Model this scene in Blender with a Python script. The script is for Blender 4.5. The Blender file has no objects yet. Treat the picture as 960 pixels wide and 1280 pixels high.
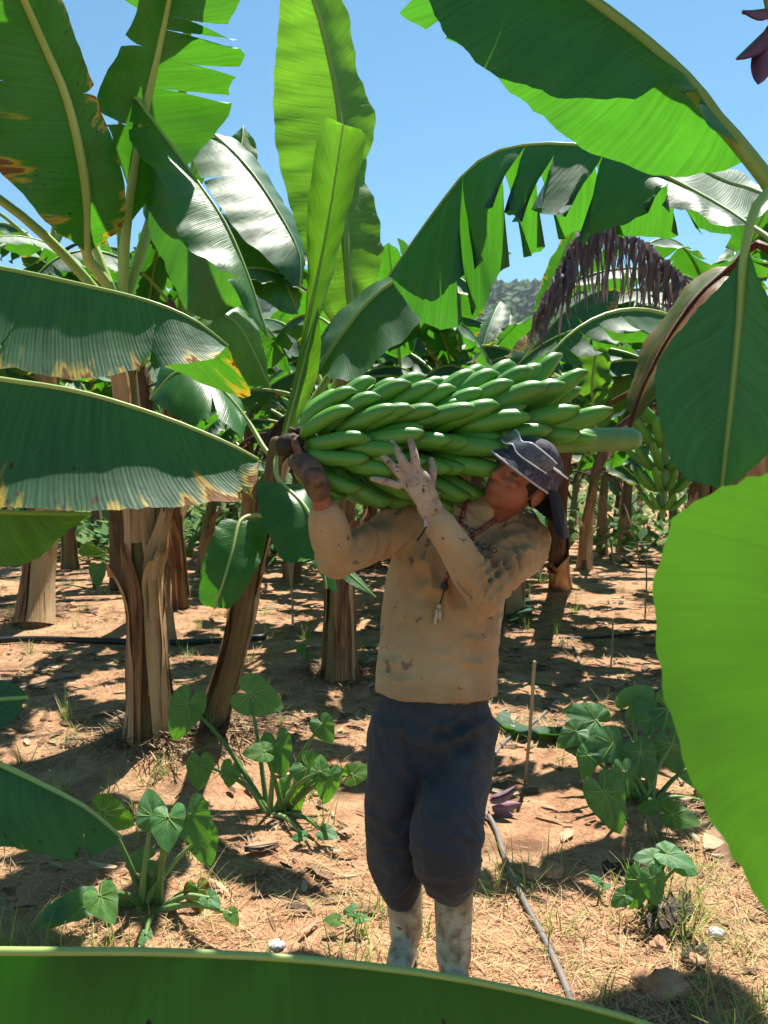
import bpy, bmesh, math, random
import numpy as np
from mathutils import Vector, Matrix, noise as mnoise
from mathutils.bvhtree import BVHTree

# ------------------------------------------------------------------ camera
sc = bpy.context.scene
C = sc.collection
CAM_H, FPX, PITCH = 1.60, 970.0, math.radians(2.48)
cam_d = bpy.data.cameras.new('camera'); cam = bpy.data.objects.new('camera', cam_d); C.objects.link(cam)
cam_d.sensor_fit = 'VERTICAL'; cam_d.sensor_height = 24.0; cam_d.lens = 24.0 * FPX / 1280.0
cam_d.clip_start = 0.05; cam_d.clip_end = 3000
cam.location = (0, 0, CAM_H); cam.rotation_euler = (math.pi / 2 - PITCH, 0, 0)
sc.camera = cam
cam_d.dof.use_dof = True; cam_d.dof.focus_distance = 2.4; cam_d.dof.aperture_fstop = 5.0

# ------------------------------------------------------------------ sky, sun, exposure
SUN_EL, SUN_AZ = math.radians(63), math.radians(24)      # azimuth from +Y towards +X
world = bpy.data.worlds.new('World'); sc.world = world; world.use_nodes = True
wn = world.node_tree.nodes; wl = world.node_tree.links
sky = wn.new('ShaderNodeTexSky'); sky.sky_type = 'NISHITA'; sky.sun_disc = False
sky.sun_elevation = SUN_EL; sky.sun_rotation = SUN_AZ
sky.air_density = 1.3; sky.dust_density = 0.05; sky.ozone_density = 0.25; sky.altitude = 0
wn['Background'].inputs['Strength'].default_value = 0.05
tint = wn.new('ShaderNodeMixRGB'); tint.blend_type = 'MULTIPLY'; tint.inputs[0].default_value = 1; tint.inputs[2].default_value = (.56, .95, 1.06, 1)      # cool white balance
wl.new(sky.outputs[0], tint.inputs[1]); wl.new(tint.outputs[0], wn['Background'].inputs['Color'])
sun_d = bpy.data.lights.new('sun', 'SUN'); sun_d.energy = 5.0; sun_d.angle = math.radians(0.55); sun_d.color = (1.0, 0.95, 0.86)
sun = bpy.data.objects.new('sun', sun_d); C.objects.link(sun)
sdir = Vector((math.cos(SUN_EL) * math.sin(SUN_AZ), math.cos(SUN_EL) * math.cos(SUN_AZ), math.sin(SUN_EL)))
sun.rotation_euler = sdir.to_track_quat('Z', 'Y').to_euler(); sun.location = (3, 6, 12)
vs = sc.view_settings; vs.view_transform = 'Standard'; vs.look = 'None'; vs.gamma = 1; vs.use_curve_mapping = False
vs.exposure = 1.4
sc.cycles.use_denoising = True
sc.cycles.max_bounces = 10; sc.cycles.diffuse_bounces = 4; sc.cycles.transmission_bounces = 6; sc.cycles.transparent_max_bounces = 8
sc.cycles.sample_clamp_indirect = 6

# ------------------------------------------------------------------ helpers
FW = Vector((0, math.cos(PITCH), -math.sin(PITCH))); UPV = Vector((0, math.sin(PITCH), math.cos(PITCH))); XV = Vector((1, 0, 0))
CAMP = Vector((0, 0, CAM_H))
def W(px, py, d):
    """a point of the place, from its bearing and its distance ahead of the camera"""
    return CAMP + XV * ((px - 480) / FPX * d) - UPV * ((py - 640) / FPX * d) + FW * d
def ray(px, py): return (W(px, py, 1.0) - CAMP).normalized()

MOUNDS = []
def gz(x, y):
    f = 0.0
    dd = math.hypot(x - .1, y - 2.4)
    k = min(1.0, dd / 1.2)
    f += 0.035 * k * mnoise.noise(Vector((x * .55, y * .55, 3.1)))
    f += 0.022 * k * mnoise.noise(Vector((x * 1.9, y * 1.9, 7.7)))
    f += 0.012 * mnoise.noise(Vector((x * 5.1, y * 5.1, 1.7)))
    for mx, my, r, h in MOUNDS:
        q = ((x - mx) ** 2 + (y - my) ** 2) / (r * r)
        if q < 6: f += h * math.exp(-q)
    return f
def G(px, py):
    r = ray(px, py); t = -CAM_H / r.z
    p = CAMP + r * t
    return Vector((p.x, p.y, gz(p.x, p.y)))

def put(name, verts, faces, mat, parent=None, smooth=True, uvs=None):
    me = bpy.data.meshes.new(name)
    off = parent_world(parent) if parent else Vector((0, 0, 0))
    v = np.array([tuple(p) for p in verts], dtype=float)
    if parent: v = v - np.array(off)
    me.from_pydata(v.tolist(), [], faces)
    if uvs is not None:
        uvl = me.uv_layers.new(name='UVMap')
        li = np.zeros(len(me.loops), dtype=np.int32); me.loops.foreach_get('vertex_index', li)
        uvl.data.foreach_set('uv', np.array(uvs, dtype=float)[li].ravel())
    if smooth: me.polygons.foreach_set('use_smooth', [True] * len(me.polygons))
    if mat: me.materials.append(mat)
    o = bpy.data.objects.new(name, me); C.objects.link(o)
    if parent: o.parent = parent
    return o
def parent_world(p):
    v = Vector(p.location)
    while p.parent: p = p.parent; v += Vector(p.location)
    return v
def empty(name, loc, label, cat, group=None):
    o = bpy.data.objects.new(name, None); C.objects.link(o); o.location = loc; o.empty_display_size = .1
    return tag(o, label, cat, group)
def tag(o, label, cat, group=None, kind=None):
    o['label'] = label; o['category'] = cat
    if group: o['group'] = group
    if kind: o['kind'] = kind
    return o
def structure(o): o['kind'] = 'structure'; return o

def crom(pts, n):
    """Catmull-Rom through pts, n+1 samples evenly by length"""
    P = np.array([tuple(p) for p in pts], dtype=float)
    if len(P) == 2:
        t = np.linspace(0, 1, n + 1)[:, None]; return P[0] * (1 - t) + P[1] * t
    Q = np.vstack([2 * P[0] - P[1], P, 2 * P[-1] - P[-2]])
    out = []
    for i in range(1, len(Q) - 2):
        p0, p1, p2, p3 = Q[i - 1], Q[i], Q[i + 1], Q[i + 2]
        for t in np.linspace(0, 1, 14, endpoint=False):
            out.append(.5 * (2 * p1 + (p2 - p0) * t + (2 * p0 - 5 * p1 + 4 * p2 - p3) * t * t + (3 * p1 - p0 - 3 * p2 + p3) * t ** 3))
    out.append(P[-1]); out = np.array(out)
    s = np.concatenate([[0], np.cumsum(np.linalg.norm(np.diff(out, axis=0), axis=1))])
    u = np.linspace(0, s[-1], n + 1)
    return np.stack([np.interp(u, s, out[:, k]) for k in range(3)], 1)

def tube_geo(pts, radii, segs=10, ref=(0, 0, 1), n=None, bumps=None, dome=1.0):
    """tapered tube with domed ends; radii: floats or (a, b) with a along ref"""
    P = crom(pts, n) if n else np.array([tuple(p) for p in pts], dtype=float)
    m = len(P)
    R = np.array([(r, r) if not hasattr(r, '__len__') else r for r in radii], dtype=float)
    if len(R) != m:
        x = np.linspace(0, 1, len(R)); xi = np.linspace(0, 1, m)
        R = np.stack([np.interp(xi, x, R[:, 0]), np.interp(xi, x, R[:, 1])], 1)
    T = np.gradient(P, axis=0); T /= np.linalg.norm(T, axis=1)[:, None] + 1e-12
    V = []; U = []; F = []
    ref = np.array(ref, dtype=float); L = 0
    rings = []
    cap = 3
    seq = [(0, P[0] - T[0] * min(R[0]) * dome * math.sin(a), math.cos(a)) for a in (1.25, .75)] + [(i, P[i], 1.0) for i in range(m)] + \
          [(m - 1, P[-1] + T[-1] * min(R[-1]) * dome * math.sin(a), math.cos(a)) for a in (.75, 1.25)]
    a1p = None
    for k, (i, c, sc_) in enumerate(seq):
        t = T[i]
        a1 = (ref if a1p is None else (ref if abs(np.dot(ref, t)) < .9 else a1p)) ; a1 = a1 - np.dot(a1, t) * t
        if np.linalg.norm(a1) < .05: a1 = np.cross(t, (0.3, .8, .1))
        a1 = a1 / np.linalg.norm(a1)
        if a1p is not None and np.dot(a1, a1p) < -.2: a1 = -a1
        a1p = a1; a2 = np.cross(t, a1)
        if k: L += np.linalg.norm(c - seq[k - 1][1])
        for j in range(segs):
            th = 2 * math.pi * j / segs
            f = sc_ * (1 if bumps is None else 1 + bumps(i / max(1, m - 1), th))
            V.append(c + (a1 * math.cos(th) * R[i][0] + a2 * math.sin(th) * R[i][1]) * f); U.append((j / segs, L))
    nr = len(seq)
    for k in range(nr - 1):
        for j in range(segs):
            a = k * segs + j; b = k * segs + (j + 1) % segs
            F.append((a, b, b + segs, a + segs))
    F.append(tuple(range(segs - 1, -1, -1))); F.append(tuple((nr - 1) * segs + j for j in range(segs)))
    return V, F, U
def tube(name, pts, radii, mat, parent=None, **kw):
    V, F, U = tube_geo(pts, radii, **kw)
    return put(name, V, F, mat, parent, uvs=U)
class Geo:
    def __init__(s): s.V = []; s.F = []; s.U = []
    def add(s, V, F, U=None):
        o = len(s.V); s.V += [tuple(v) for v in V]; s.F += [tuple(i + o for i in f) for f in F]
        s.U += list(U) if U is not None else [(0, 0)] * len(V); return s
    def tube(s, pts, radii, **kw): return s.add(*tube_geo(pts, radii, **kw))
    def put(s, name, mat, parent=None, **kw): return put(name, s.V, s.F, mat, parent, uvs=s.U, **kw)
def ellipsoid(c, r, basis=None, nu=16, nv=10):
    V = []; F = []
    B = basis or Matrix.Identity(3)
    for i in range(nv + 1):
        ph = -math.pi / 2 + math.pi * i / nv
        for j in range(nu):
            th = 2 * math.pi * j / nu
            p = Vector((r[0] * math.cos(ph) * math.cos(th), r[1] * math.cos(ph) * math.sin(th), r[2] * math.sin(ph)))
            V.append(Vector(c) + B @ p)
    for i in range(nv):
        for j in range(nu):
            a = i * nu + j; b = i * nu + (j + 1) % nu
            F.append((a, b, b + nu, a + nu))
    return V, F

def remesh(geo, voxel, smooth=6, fac=.5):
    me = bpy.data.meshes.new('tmp'); me.from_pydata([tuple(v) for v in geo.V], [], geo.F)
    bm = bmesh.new(); bm.from_mesh(me); bmesh.ops.remove_doubles(bm, verts=bm.verts, dist=1e-5)
    bmesh.ops.recalc_face_normals(bm, faces=bm.faces); bm.to_mesh(me); bm.free()
    o = bpy.data.objects.new('tmp', me); C.objects.link(o)
    md = o.modifiers.new('r', 'REMESH'); md.mode = 'VOXEL'; md.voxel_size = voxel
    ms = o.modifiers.new('s', 'SMOOTH'); ms.iterations = smooth; ms.factor = fac
    dg = bpy.context.evaluated_depsgraph_get(); dg.update()
    ev = o.evaluated_get(dg); m2 = bpy.data.meshes.new_from_object(ev)
    n = len(m2.vertices); co = np.zeros(n * 3); m2.vertices.foreach_get('co', co); nr = np.zeros(n * 3); m2.vertices.foreach_get('normal', nr)
    F = [tuple(p.vertices) for p in m2.polygons]
    bpy.data.objects.remove(o)
    return co.reshape(-1, 3), nr.reshape(-1, 3), F

# ------------------------------------------------------------------ materials
class NT:
    def __init__(s, name):
        s.m = bpy.data.materials.new(name); s.m.use_nodes = True; s.t = s.m.node_tree; s.t.nodes.clear()
        s.out = s.t.nodes.new('ShaderNodeOutputMaterial')
    def n(s, ty, **kw):
        nd = s.t.nodes.new('ShaderNode' + ty)
        for k, v in kw.items(): setattr(nd, k, v)
        return nd
    def set(s, sock, v):
        if isinstance(v, bpy.types.NodeSocket): s.t.links.new(v, sock)
        elif isinstance(v, tuple) and len(v) == 3 and sock.type == 'RGBA': sock.default_value = (*v, 1)
        else: sock.default_value = v
    def math(s, op, a, b=0.0, c=0.0, clamp=False):
        nd = s.n('Math', operation=op, use_clamp=clamp)
        for i, v in enumerate((a, b, c)): s.set(nd.inputs[i], v)
        return nd.outputs[0]
    def mix(s, f, a, b, blend='MIX'):
        nd = s.n('MixRGB', blend_type=blend); s.set(nd.inputs[0], f); s.set(nd.inputs[1], a); s.set(nd.inputs[2], b); return nd.outputs[0]
    def ramp(s, v, lo, hi):
        nd = s.n('MapRange', clamp=True); s.set(nd.inputs[0], v); nd.inputs[1].default_value = lo; nd.inputs[2].default_value = hi; return nd.outputs[0]
    def colramp(s, v, stops):
        nd = s.n('ValToRGB'); s.set(nd.inputs[0], v)
        e = nd.color_ramp.elements
        while len(e) < len(stops): e.new(.5)
        for x, (p, c) in zip(e, stops): x.position = p; x.color = (*c, 1)
        return nd.outputs[0]
    def noise(s, vec, scale=5, detail=3, rough=.55, dims='3D'):
        nd = s.n('TexNoise', noise_dimensions=dims); nd.inputs['Scale'].default_value = scale; nd.inputs['Detail'].default_value = detail
        nd.inputs['Roughness'].default_value = rough
        if vec is not None: s.set(nd.inputs['Vector'], vec)
        return nd.outputs[0]
    def xyz(s, x, y, z=0.0):
        nd = s.n('CombineXYZ')
        for i, v in enumerate((x, y, z)): s.set(nd.inputs[i], v)
        return nd.outputs[0]
    def bump(s, h, strength=.3, dist=.01):
        nd = s.n('Bump'); s.set(nd.inputs['Height'], h); nd.inputs['Strength'].default_value = strength; nd.inputs['Distance'].default_value = dist
        return nd.outputs[0]
    def bsdf(s, col, rough=.6, spec=.4, normal=None, **kw):
        nd = s.n('BsdfPrincipled'); s.set(nd.inputs['Base Color'], col); s.set(nd.inputs['Roughness'], rough)
        nd.inputs['Specular IOR Level'].default_value = spec
        for k, v in kw.items(): s.set(nd.inputs[k.replace('_', ' ')], v)
        if normal is not None: s.t.links.new(normal, nd.inputs['Normal'])
        return nd.outputs[0]
    def done(s, sh): s.t.links.new(sh, s.out.inputs['Surface']); return s.m
    def uv(s):
        u = s.n('UVMap', uv_map='UVMap'); p = s.n('SeparateXYZ'); s.t.links.new(u.outputs[0], p.inputs[0]); return p.outputs[0], p.outputs[1], u.outputs[0]
    def objrand(s): return s.n('ObjectInfo').outputs['Random']
    def geom(s, k): return s.n('NewGeometry').outputs[k]
    def obj(s): return s.n('TexCoord').outputs['Object']
    def attr(s, name): return s.n('Attribute', attribute_type='OBJECT', attribute_name=name).outputs['Fac']

def leaf_material(name, top, under, trans, tfac=.45, rough=.36, veins=110.0, spec=.75, bump=.3, con=.8):
    k = NT(name); u, v, _ = k.uv(); av = k.math('ABSOLUTE', v)
    rnd = k.objrand(); side = k.math('MULTIPLY', k.math('SIGN', v), 17.0)
    seed = k.math('ADD', k.math('MULTIPLY', rnd, 50.0), side)
    uu = k.math('SUBTRACT', u, k.math('MULTIPLY', av, .10))
    fine = k.noise(k.xyz(k.math('MULTIPLY', uu, 95.0), k.math('MULTIPLY', av, 1.0), seed), 1.0, 3)
    broad = k.noise(k.xyz(k.math('MULTIPLY', uu, 5.0), k.math('MULTIPLY', av, 1.6), seed), 1.0, 3)
    wave = k.math('SINE', k.math('MULTIPLY', uu, veins * 6.283))
    shade = k.math('ADD', k.math('MULTIPLY', k.math('SUBTRACT', fine, .18), 1.1), k.math('MULTIPLY', broad, .8))       # ~0.75
    shade = k.math('ADD', shade, k.math('MULTIPLY', wave, .035))
    mult = k.math('ADD', k.math('MULTIPLY', shade, con), k.math('ADD', .28 + (.8 - con) * .75, k.math('MULTIPLY', rnd, .25)))
    face = k.mix(k.geom('Backfacing'), top, under)
    base = k.mix(1.0, face, k.xyz(mult, mult, mult), 'MULTIPLY')
    tr = k.mix(1.0, trans, k.xyz(mult, mult, mult), 'MULTIPLY')
    # scorched, drying margin: shape of its own, runs in along the veins
    burn = k.attr('burn')
    bn = k.noise(k.xyz(k.math('MULTIPLY', uu, 26.0), k.math('MULTIPLY', av, 1.5), seed), 1.0, 5, .6)
    bn2 = k.noise(k.xyz(k.math('MULTIPLY', uu, 4.2), 0.0, seed), 1.0, 2)
    reach = k.math('ADD', k.math('ADD', av, k.math('MULTIPLY', k.math('SUBTRACT', bn, .5), 1.7)), k.math('MULTIPLY', k.math('SUBTRACT', bn2, .55), 2.2))
    m = k.math('SUBTRACT', reach, k.math('SUBTRACT', 1.12, burn))
    on = k.math('GREATER_THAN', burn, .01)
    ym = k.math('MULTIPLY', k.ramp(m, -.14, .04), on); bm_ = k.math('MULTIPLY', k.ramp(m, .06, .16), on); dm = k.math('MULTIPLY', k.ramp(m, .22, .4), on)
    base = k.mix(ym, base, (.42, .30, .03)); base = k.mix(bm_, base, (.20, .085, .03)); base = k.mix(dm, base, (.32, .21, .12))
    tr = k.mix(ym, tr, (.55, .36, .02)); tr = k.mix(bm_, tr, (.10, .03, .005))
    # narrow leaf spots along the veins
    sp = k.noise(k.xyz(k.math('MULTIPLY', uu, 45.0), k.math('MULTIPLY', av, 7.0), seed), 1.0, 1)
    spm = k.math('MULTIPLY', k.ramp(k.math('ADD', sp, k.math('MULTIPLY', k.math('SUBTRACT', av, .5), .12)), .735, .77), on)
    base = k.mix(spm, base, (.05, .03, .012)); tr = k.mix(spm, tr, (.03, .015, .0))
    h = k.math('ADD', k.math('MULTIPLY', wave, .08), k.math('ADD', k.math('MULTIPLY', fine, .8), k.math('MULTIPLY', broad, 3.0)))
    nm = k.bump(h, bump, .005)
    r = k.math('ADD', rough, k.math('MULTIPLY', k.geom('Backfacing'), .16))
    r = k.math('ADD', r, k.math('MULTIPLY', fine, .14))
    r = k.math('ADD', r, k.math('MULTIPLY', bm_, .3), clamp=True)
    p = k.bsdf(base, r, spec, nm)
    t = k.n('BsdfTranslucent'); k.set(t.inputs[0], tr); k.t.links.new(nm, t.inputs['Normal'])
    mx = k.n('MixShader'); mx.inputs[0].default_value = tfac; k.t.links.new(p, mx.inputs[1]); k.t.links.new(t.outputs[0], mx.inputs[2])
    return k.done(mx.outputs[0])
M = {}
M['leaf'] = leaf_material('banana_leaf', (.012, .098, .009), (.014, .080, .030), (.085, .33, .012), .30, .36, 110.0, .5, .4)
M['leaf_young'] = leaf_material('young_banana_leaf', (.042, .16, .014), (.048, .16, .026), (.20, .48, .018), .48, .42, 110.0, .6, .4)
M['leaf_under'] = leaf_material('waxy_banana_leaf', (.011, .075, .016), (.020, .098, .062), (.080, .35, .012), .34, .38, 110.0, .5, .4)
M['leaf_soft'] = leaf_material('soft_banana_leaf', (.03, .13, .012), (.034, .13, .02), (.12, .37, .014), .46, .5, 110.0, .4, .03, .35)
M['taro'] = leaf_material('taro_leaf', (.04, .165, .03), (.045, .165, .045), (.17, .46, .014), .36, .36, 60.0)
def simple(name, col, rough=.6, spec=.4, var=.35, scale=20, bump=.2, col2=None, coat=0):
    k = NT(name); o = k.obj(); nz = k.noise(o, scale, 4, .6); nz2 = k.noise(o, scale * .17, 3)
    c2 = col2 or tuple(c * (1 - var) for c in col)
    c = k.mix(k.ramp(k.math('ADD', k.math('MULTIPLY', nz, .6), k.math('MULTIPLY', nz2, .6)), .42, .78), col, c2)
    c = k.mix(k.math('MULTIPLY', k.objrand(), .3), c, tuple(x * .6 for x in col))
    return k.done(k.bsdf(c, rough, spec, k.bump(nz, bump, .01)))
def streaky(name, stops, rough=.75, fu=26.0, fv=1.6, bump=.5, tr=0):
    """fibres running along the length (uv v), colours picked from stops"""
    k = NT(name); u, v, _ = k.uv(); rnd = k.math('MULTIPLY', k.objrand(), 40.0)
    a = k.noise(k.xyz(k.math('MULTIPLY', u, fu), k.math('MULTIPLY', v, fv), rnd), 1.0, 5, .65)
    b = k.noise(k.xyz(k.math('MULTIPLY', u, 3.0), k.math('MULTIPLY', v, 2.2), rnd), 1.0, 3)
    f = k.math('ADD', k.math('MULTIPLY', a, .6), k.math('MULTIPLY', b, .5))
    f = k.math('ADD', f, k.math('MULTIPLY', k.math('SUBTRACT', k.objrand(), .5), .34))
    p = k.bsdf(k.colramp(f, stops), rough, .25, k.bump(a, bump, .02))
    if tr:
        t = k.n('BsdfTranslucent'); k.set(t.inputs[0], stops[-1][1]); mx = k.n('MixShader'); mx.inputs[0].default_value = tr
        k.t.links.new(p, mx.inputs[1]); k.t.links.new(t.outputs[0], mx.inputs[2]); p = mx.outputs[0]
    return k.done(p)
M['stem'] = streaky('pseudostem', [(.28, (.022, .015, .010)), (.42, (.085, .045, .025)), (.55, (.17, .095, .05)), (.68, (.15, .14, .05)), (.82, (.12, .18, .05))], bump=.9)
M['sheath'] = streaky('dry_sheath', [(.30, (.05, .025, .014)), (.42, (.22, .10, .045)), (.52, (.38, .20, .095)), (.62, (.50, .30, .155)), (.78, (.62, .45, .27))], fu=34, tr=.10, bump=.9)
M['stem_green'] = streaky('green_stem', [(.3, (.06, .11, .03)), (.5, (.12, .22, .06)), (.8, (.26, .34, .12))], rough=.45, fu=12, bump=.15)
M['midrib'] = streaky('midrib', [(.3, (.14, .24, .05)), (.5, (.22, .34, .08)), (.8, (.38, .45, .16))], rough=.4, fu=8, bump=.1)
M['withered'] = streaky('withered_leaf', [(.3, (.04, .03, .042)), (.48, (.095, .068, .085)), (.62, (.15, .11, .12)), (.85, (.26, .19, .17))], fu=3, fv=30, tr=.15)
M['dry_leaf'] = streaky('dry_leaf', [(.3, (.035, .025, .03)), (.48, (.085, .055, .055)), (.62, (.16, .095, .075)), (.85, (.30, .19, .12))], fu=3, fv=30, tr=.15)
M['red_leaf'] = streaky('yellowing_leaf', [(.35, (.10, .02, .01)), (.5, (.17, .04, .015)), (.6, (.13, .075, .018)), (.75, (.06, .10, .02))], rough=.5, fu=4, fv=2.5, tr=.2)

# ------------------------------------------------------------------ ground
MOUNDS += [(-1.33, 4.45, .42, .13), (-.98, 4.65, .38, .10), (-.36, 6.2, .5, .09), (-3.9, 8.6, .6, .12), (1.25, 3.75, .4, .04), (1.05, 2.85, .2, .02)]
def soil():
    k = NT('soil'); o = k.obj()
    big = k.noise(o, .9, 4, .6); mid = k.noise(o, 6, 5, .65); fine = k.noise(o, 55, 4, .7); grit = k.noise(o, 220, 2, .6)
    c = k.colramp(k.math('ADD', k.math('MULTIPLY', mid, .55), k.math('MULTIPLY', fine, .45)),
                  [(.30, (.13, .055, .03)), (.45, (.32, .155, .082)), (.57, (.46, .26, .145)), (.72, (.58, .41, .25))])
    c = k.mix(k.ramp(big, .50, .72), c, (.40, .29, .15))
    vor = k.n('TexVoronoi'); vor.inputs['Scale'].default_value = 28; k.t.links.new(o, vor.inputs['Vector'])
    c = k.mix(k.math('MULTIPLY', k.ramp(grit, .5, .7), .45), c, (.62, .45, .29))
    dk = k.noise(o, 1.7, 3, .6)
    c = k.mix(k.math('MULTIPLY', k.ramp(dk, .54, .66), .7), c, (.12, .068, .04))
    h = k.math('ADD', k.math('MULTIPLY', fine, .5), k.math('ADD', mid, k.math('MULTIPLY', vor.outputs[0], -.35)))
    h = k.math('ADD', h, k.math('MULTIPLY', grit, .18))
    return k.done(k.bsdf(c, .95, .1, k.bump(h, .9, .035)))
M['soil'] = soil()
def axis_pts(edges):
    out = []
    for a, b, s in edges: out += list(np.arange(a, b, s))
    return out + [edges[-1][1]]
gx = axis_pts([(-600, -60, 90), (-60, -12, 6), (-12, -4, .5), (-4, 4, .07), (4, 12, .5), (12, 60, 6), (60, 600, 90)])
gy = axis_pts([(-40, -4, 6), (-4, .6, .5), (.6, 7, .07), (7, 14, .25), (14, 40, 2), (40, 120, 10), (120, 900, 120)])
gv = [(x, y, gz(x, y) if (abs(x) < 40 and y < 60) else 0) for y in gy for x in gx]
nx = len(gx)
gf = [(j * nx + i, j * nx + i + 1, (j + 1) * nx + i + 1, (j + 1) * nx + i) for j in range(len(gy) - 1) for i in range(nx - 1)]
structure(put('ground', gv, gf, M['soil']))

# ------------------------------------------------------------------ far wooded hill
rng = random.Random(5)
def hill_h(x, y):
    r = max(0, 1 - abs(y - 520) / 260)
    prof = 112 + 10 * math.sin(x * .011 + 1.2) + 14 * mnoise.noise(Vector((x * .006, 2.2, 0))) - .05 * abs(x - 60)
    return max(0, prof) * (math.sin(r * math.pi / 2) ** 1.0)
k = NT('hill_soil'); M['hill'] = k.done(k.bsdf(k.mix(k.noise(k.obj(), .05), (.03, .06, .025), (.05, .09, .03)), .9, .1))
hx = np.arange(-700, 801, 50); hy = np.arange(262, 780, 32)
hv = [(x, y, hill_h(x, y) - 2) for y in hy for x in hx]; nh = len(hx)
structure(put('hill', hv, [(j * nh + i, j * nh + i + 1, (j + 1) * nh + i + 1, (j + 1) * nh + i) for j in range(len(hy) - 1) for i in range(nh - 1)], M['hill']))
def crown_template(seed):
    bm = bmesh.new(); bmesh.ops.create_icosphere(bm, subdivisions=2, radius=1)
    for v in bm.verts:
        d = 1 + .6 * mnoise.noise(v.co * 1.9 + Vector((seed * 9.1, 0, 0))) + .6 * mnoise.noise(v.co * 5.3 + Vector((0, seed * 5.3, 0)))
        v.co *= d
    V = np.array([tuple(v.co) for v in bm.verts]); F = np.array([[v.index for v in f.verts] for f in bm.faces]); bm.free(); return V, F
tmpl = [crown_template(i) for i in range(7)]
VV = []; FF = []; off = 0
for i in range(2600):
    y = 540 - 270 * rng.random() ** .8; x = rng.uniform(-.02, .42) * y if i % 5 else rng.uniform(-.5, .6) * y
    V, F = rng.choice(tmpl); s = rng.uniform(2.0, 4.2)
    VV.append(V * (s, s, s * rng.uniform(.8, 1.5)) + (x, y, hill_h(x, y) + s * .3)); FF.append(F + off); off += len(V)
k = NT('forest')
ri = k.geom('Random Per Island'); c = k.colramp(ri, [(0, (.025, .085, .025)), (.5, (.05, .14, .03)), (1, (.12, .20, .04))])
nz = k.noise(k.obj(), 1.2, 4, .7); c = k.mix(k.math('MULTIPLY', k.ramp(nz, .6, .4), .5), c, (.02, .045, .02))
M['forest'] = k.done(k.bsdf(c, .8, .15, k.bump(nz, 1, 1.5)))
fo = put('forest', np.vstack(VV), np.vstack(FF).tolist(), M['forest'], smooth=False); tag(fo, 'dense green woodland covering the far hillside', 'forest', kind='stuff')

# ------------------------------------------------------------------ banana leaves
def blade_geo(mid, left, right, n=44, m=6, tears=(), bulge=.02, ripple=.006, seed=0, flip=False, gap=.012):
    """two halves lofted from the midrib to each margin. tears: (side, position 0..1, depth 0..1)"""
    rg = random.Random(seed)
    Mi = crom(mid, n)
    ulen = np.concatenate([[0], np.cumsum(np.linalg.norm(np.diff(Mi, axis=0), axis=1))])
    V = []; F = []; U = []
    for side, edge in ((-1, left), (1, right)):
        if edge is None: continue
        E = crom([mid[0]] + list(edge) + [mid[-1]], n)
        T = np.gradient(Mi, axis=0)
        cuts = {}
        for s, pos, dep in tears:
            if s == side or s == 0: cuts[int(round((pos + rg.uniform(-.02, .02)) * n))] = dep
        cols = []
        for i in range(n + 1):
            if i in cuts and 0 < i < n: cols.append((i, -1, cuts[i])); cols.append((i, 1, cuts[i]))
            else: cols.append((i, 0, 0))
        ph = rg.uniform(0, 6)
        flap = 0.0; lap = []
        for (i, cs, dep) in cols:
            if cs == 1: flap = rg.uniform(-.38, .30)
            lap.append(flap)
        base = len(V)
        for q, (i, cs, dep) in enumerate(cols):
            w = E[i] - Mi[i]; wl_ = np.linalg.norm(w)
            t_ = T[i] / (np.linalg.norm(T[i]) + 1e-9)
            nrm = np.cross(t_, w); nl = np.linalg.norm(nrm); nrm = nrm / nl * side if nl > 1e-6 else np.zeros(3)
            if flip: nrm = -nrm
            for j in range(m + 1):
                t = j / m
                p = Mi[i] + w * t
                p = p + nrm * (bulge * math.sin(math.pi * t * .8) * min(1, wl_ / .2))
                p = p + nrm * (ripple * t * (math.sin(ulen[i] * 38 + ph + 1.3 * t) + .8 * math.sin(ulen[i] * 13.7 + ph * 2) + .5 * rg.uniform(-1, 1)) * min(1, wl_ / .12))
                p = p + nrm * (lap[q] * wl_ * t * t * .55)
                if cs: 
                    k_ = max(0, (t - (1 - dep)) / max(dep, .01)); p = p + t_ * cs * gap * k_ * (1 + 1.2 * k_)
                if j == m: p = p + t_ * rg.uniform(-.003, .003) + w * rg.uniform(-.02, .01)
                V.append(p); U.append((ulen[i], side * t))
        for q in range(len(cols) - 1):
            if cols[q][0] == cols[q + 1][0]:
                # join the two lips of a tear near the midrib by a thin sliver, open further out
                continue
            for j in range(m):
                a = base + q * (m + 1) + j; b = a + m + 1
                f = (a, a + 1, b + 1, b)
                if (side == 1) != flip: f = f[::-1]
                F.append(f)
    return V, F, U
def edges_of(l): return [W(*p) for p in l] if l else None

LEAFN = [0]
def leaf(parent, mid, left, right, mat='leaf', petiole=None, burn=0.0, tears=(), rib=(.013, .003), n=44, bulge=.02, ripple=.006, seed=None, flip=False, ribmat='midrib', label=None, world=False, m=6, gap=.012):
    LEAFN[0] += 1; seed = seed if seed is not None else LEAFN[0]
    conv = (lambda l: l) if world else edges_of
    mp = conv(mid)
    V, F, U = blade_geo(mp, conv(left), conv(right), n, m, tears, bulge, ripple, seed, flip, gap)
    o = put('leaf', V, F, M[mat], parent, uvs=U)
    if burn: o['burn'] = float(burn)
    pts = (conv(petiole) if petiole else []) + mp
    r0, r1 = rib
    nn = 26
    rad = [r0 * (1.25 if petiole else 1) + (r1 - r0) * (i / nn) for i in range(nn + 1)]
    V, F, U = tube_geo(pts, rad, segs=8, n=nn)
    b = put('midrib', V, F, M[ribmat], o, uvs=U)
    if label: o['label'] = label
    return o

def rand_tears(rg, k, dmin=.3, dmax=.95): return [(rg.choice((-1, 1)), rg.uniform(.12, .92), rg.uniform(dmin, dmax)) for _ in range(k)]

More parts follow.
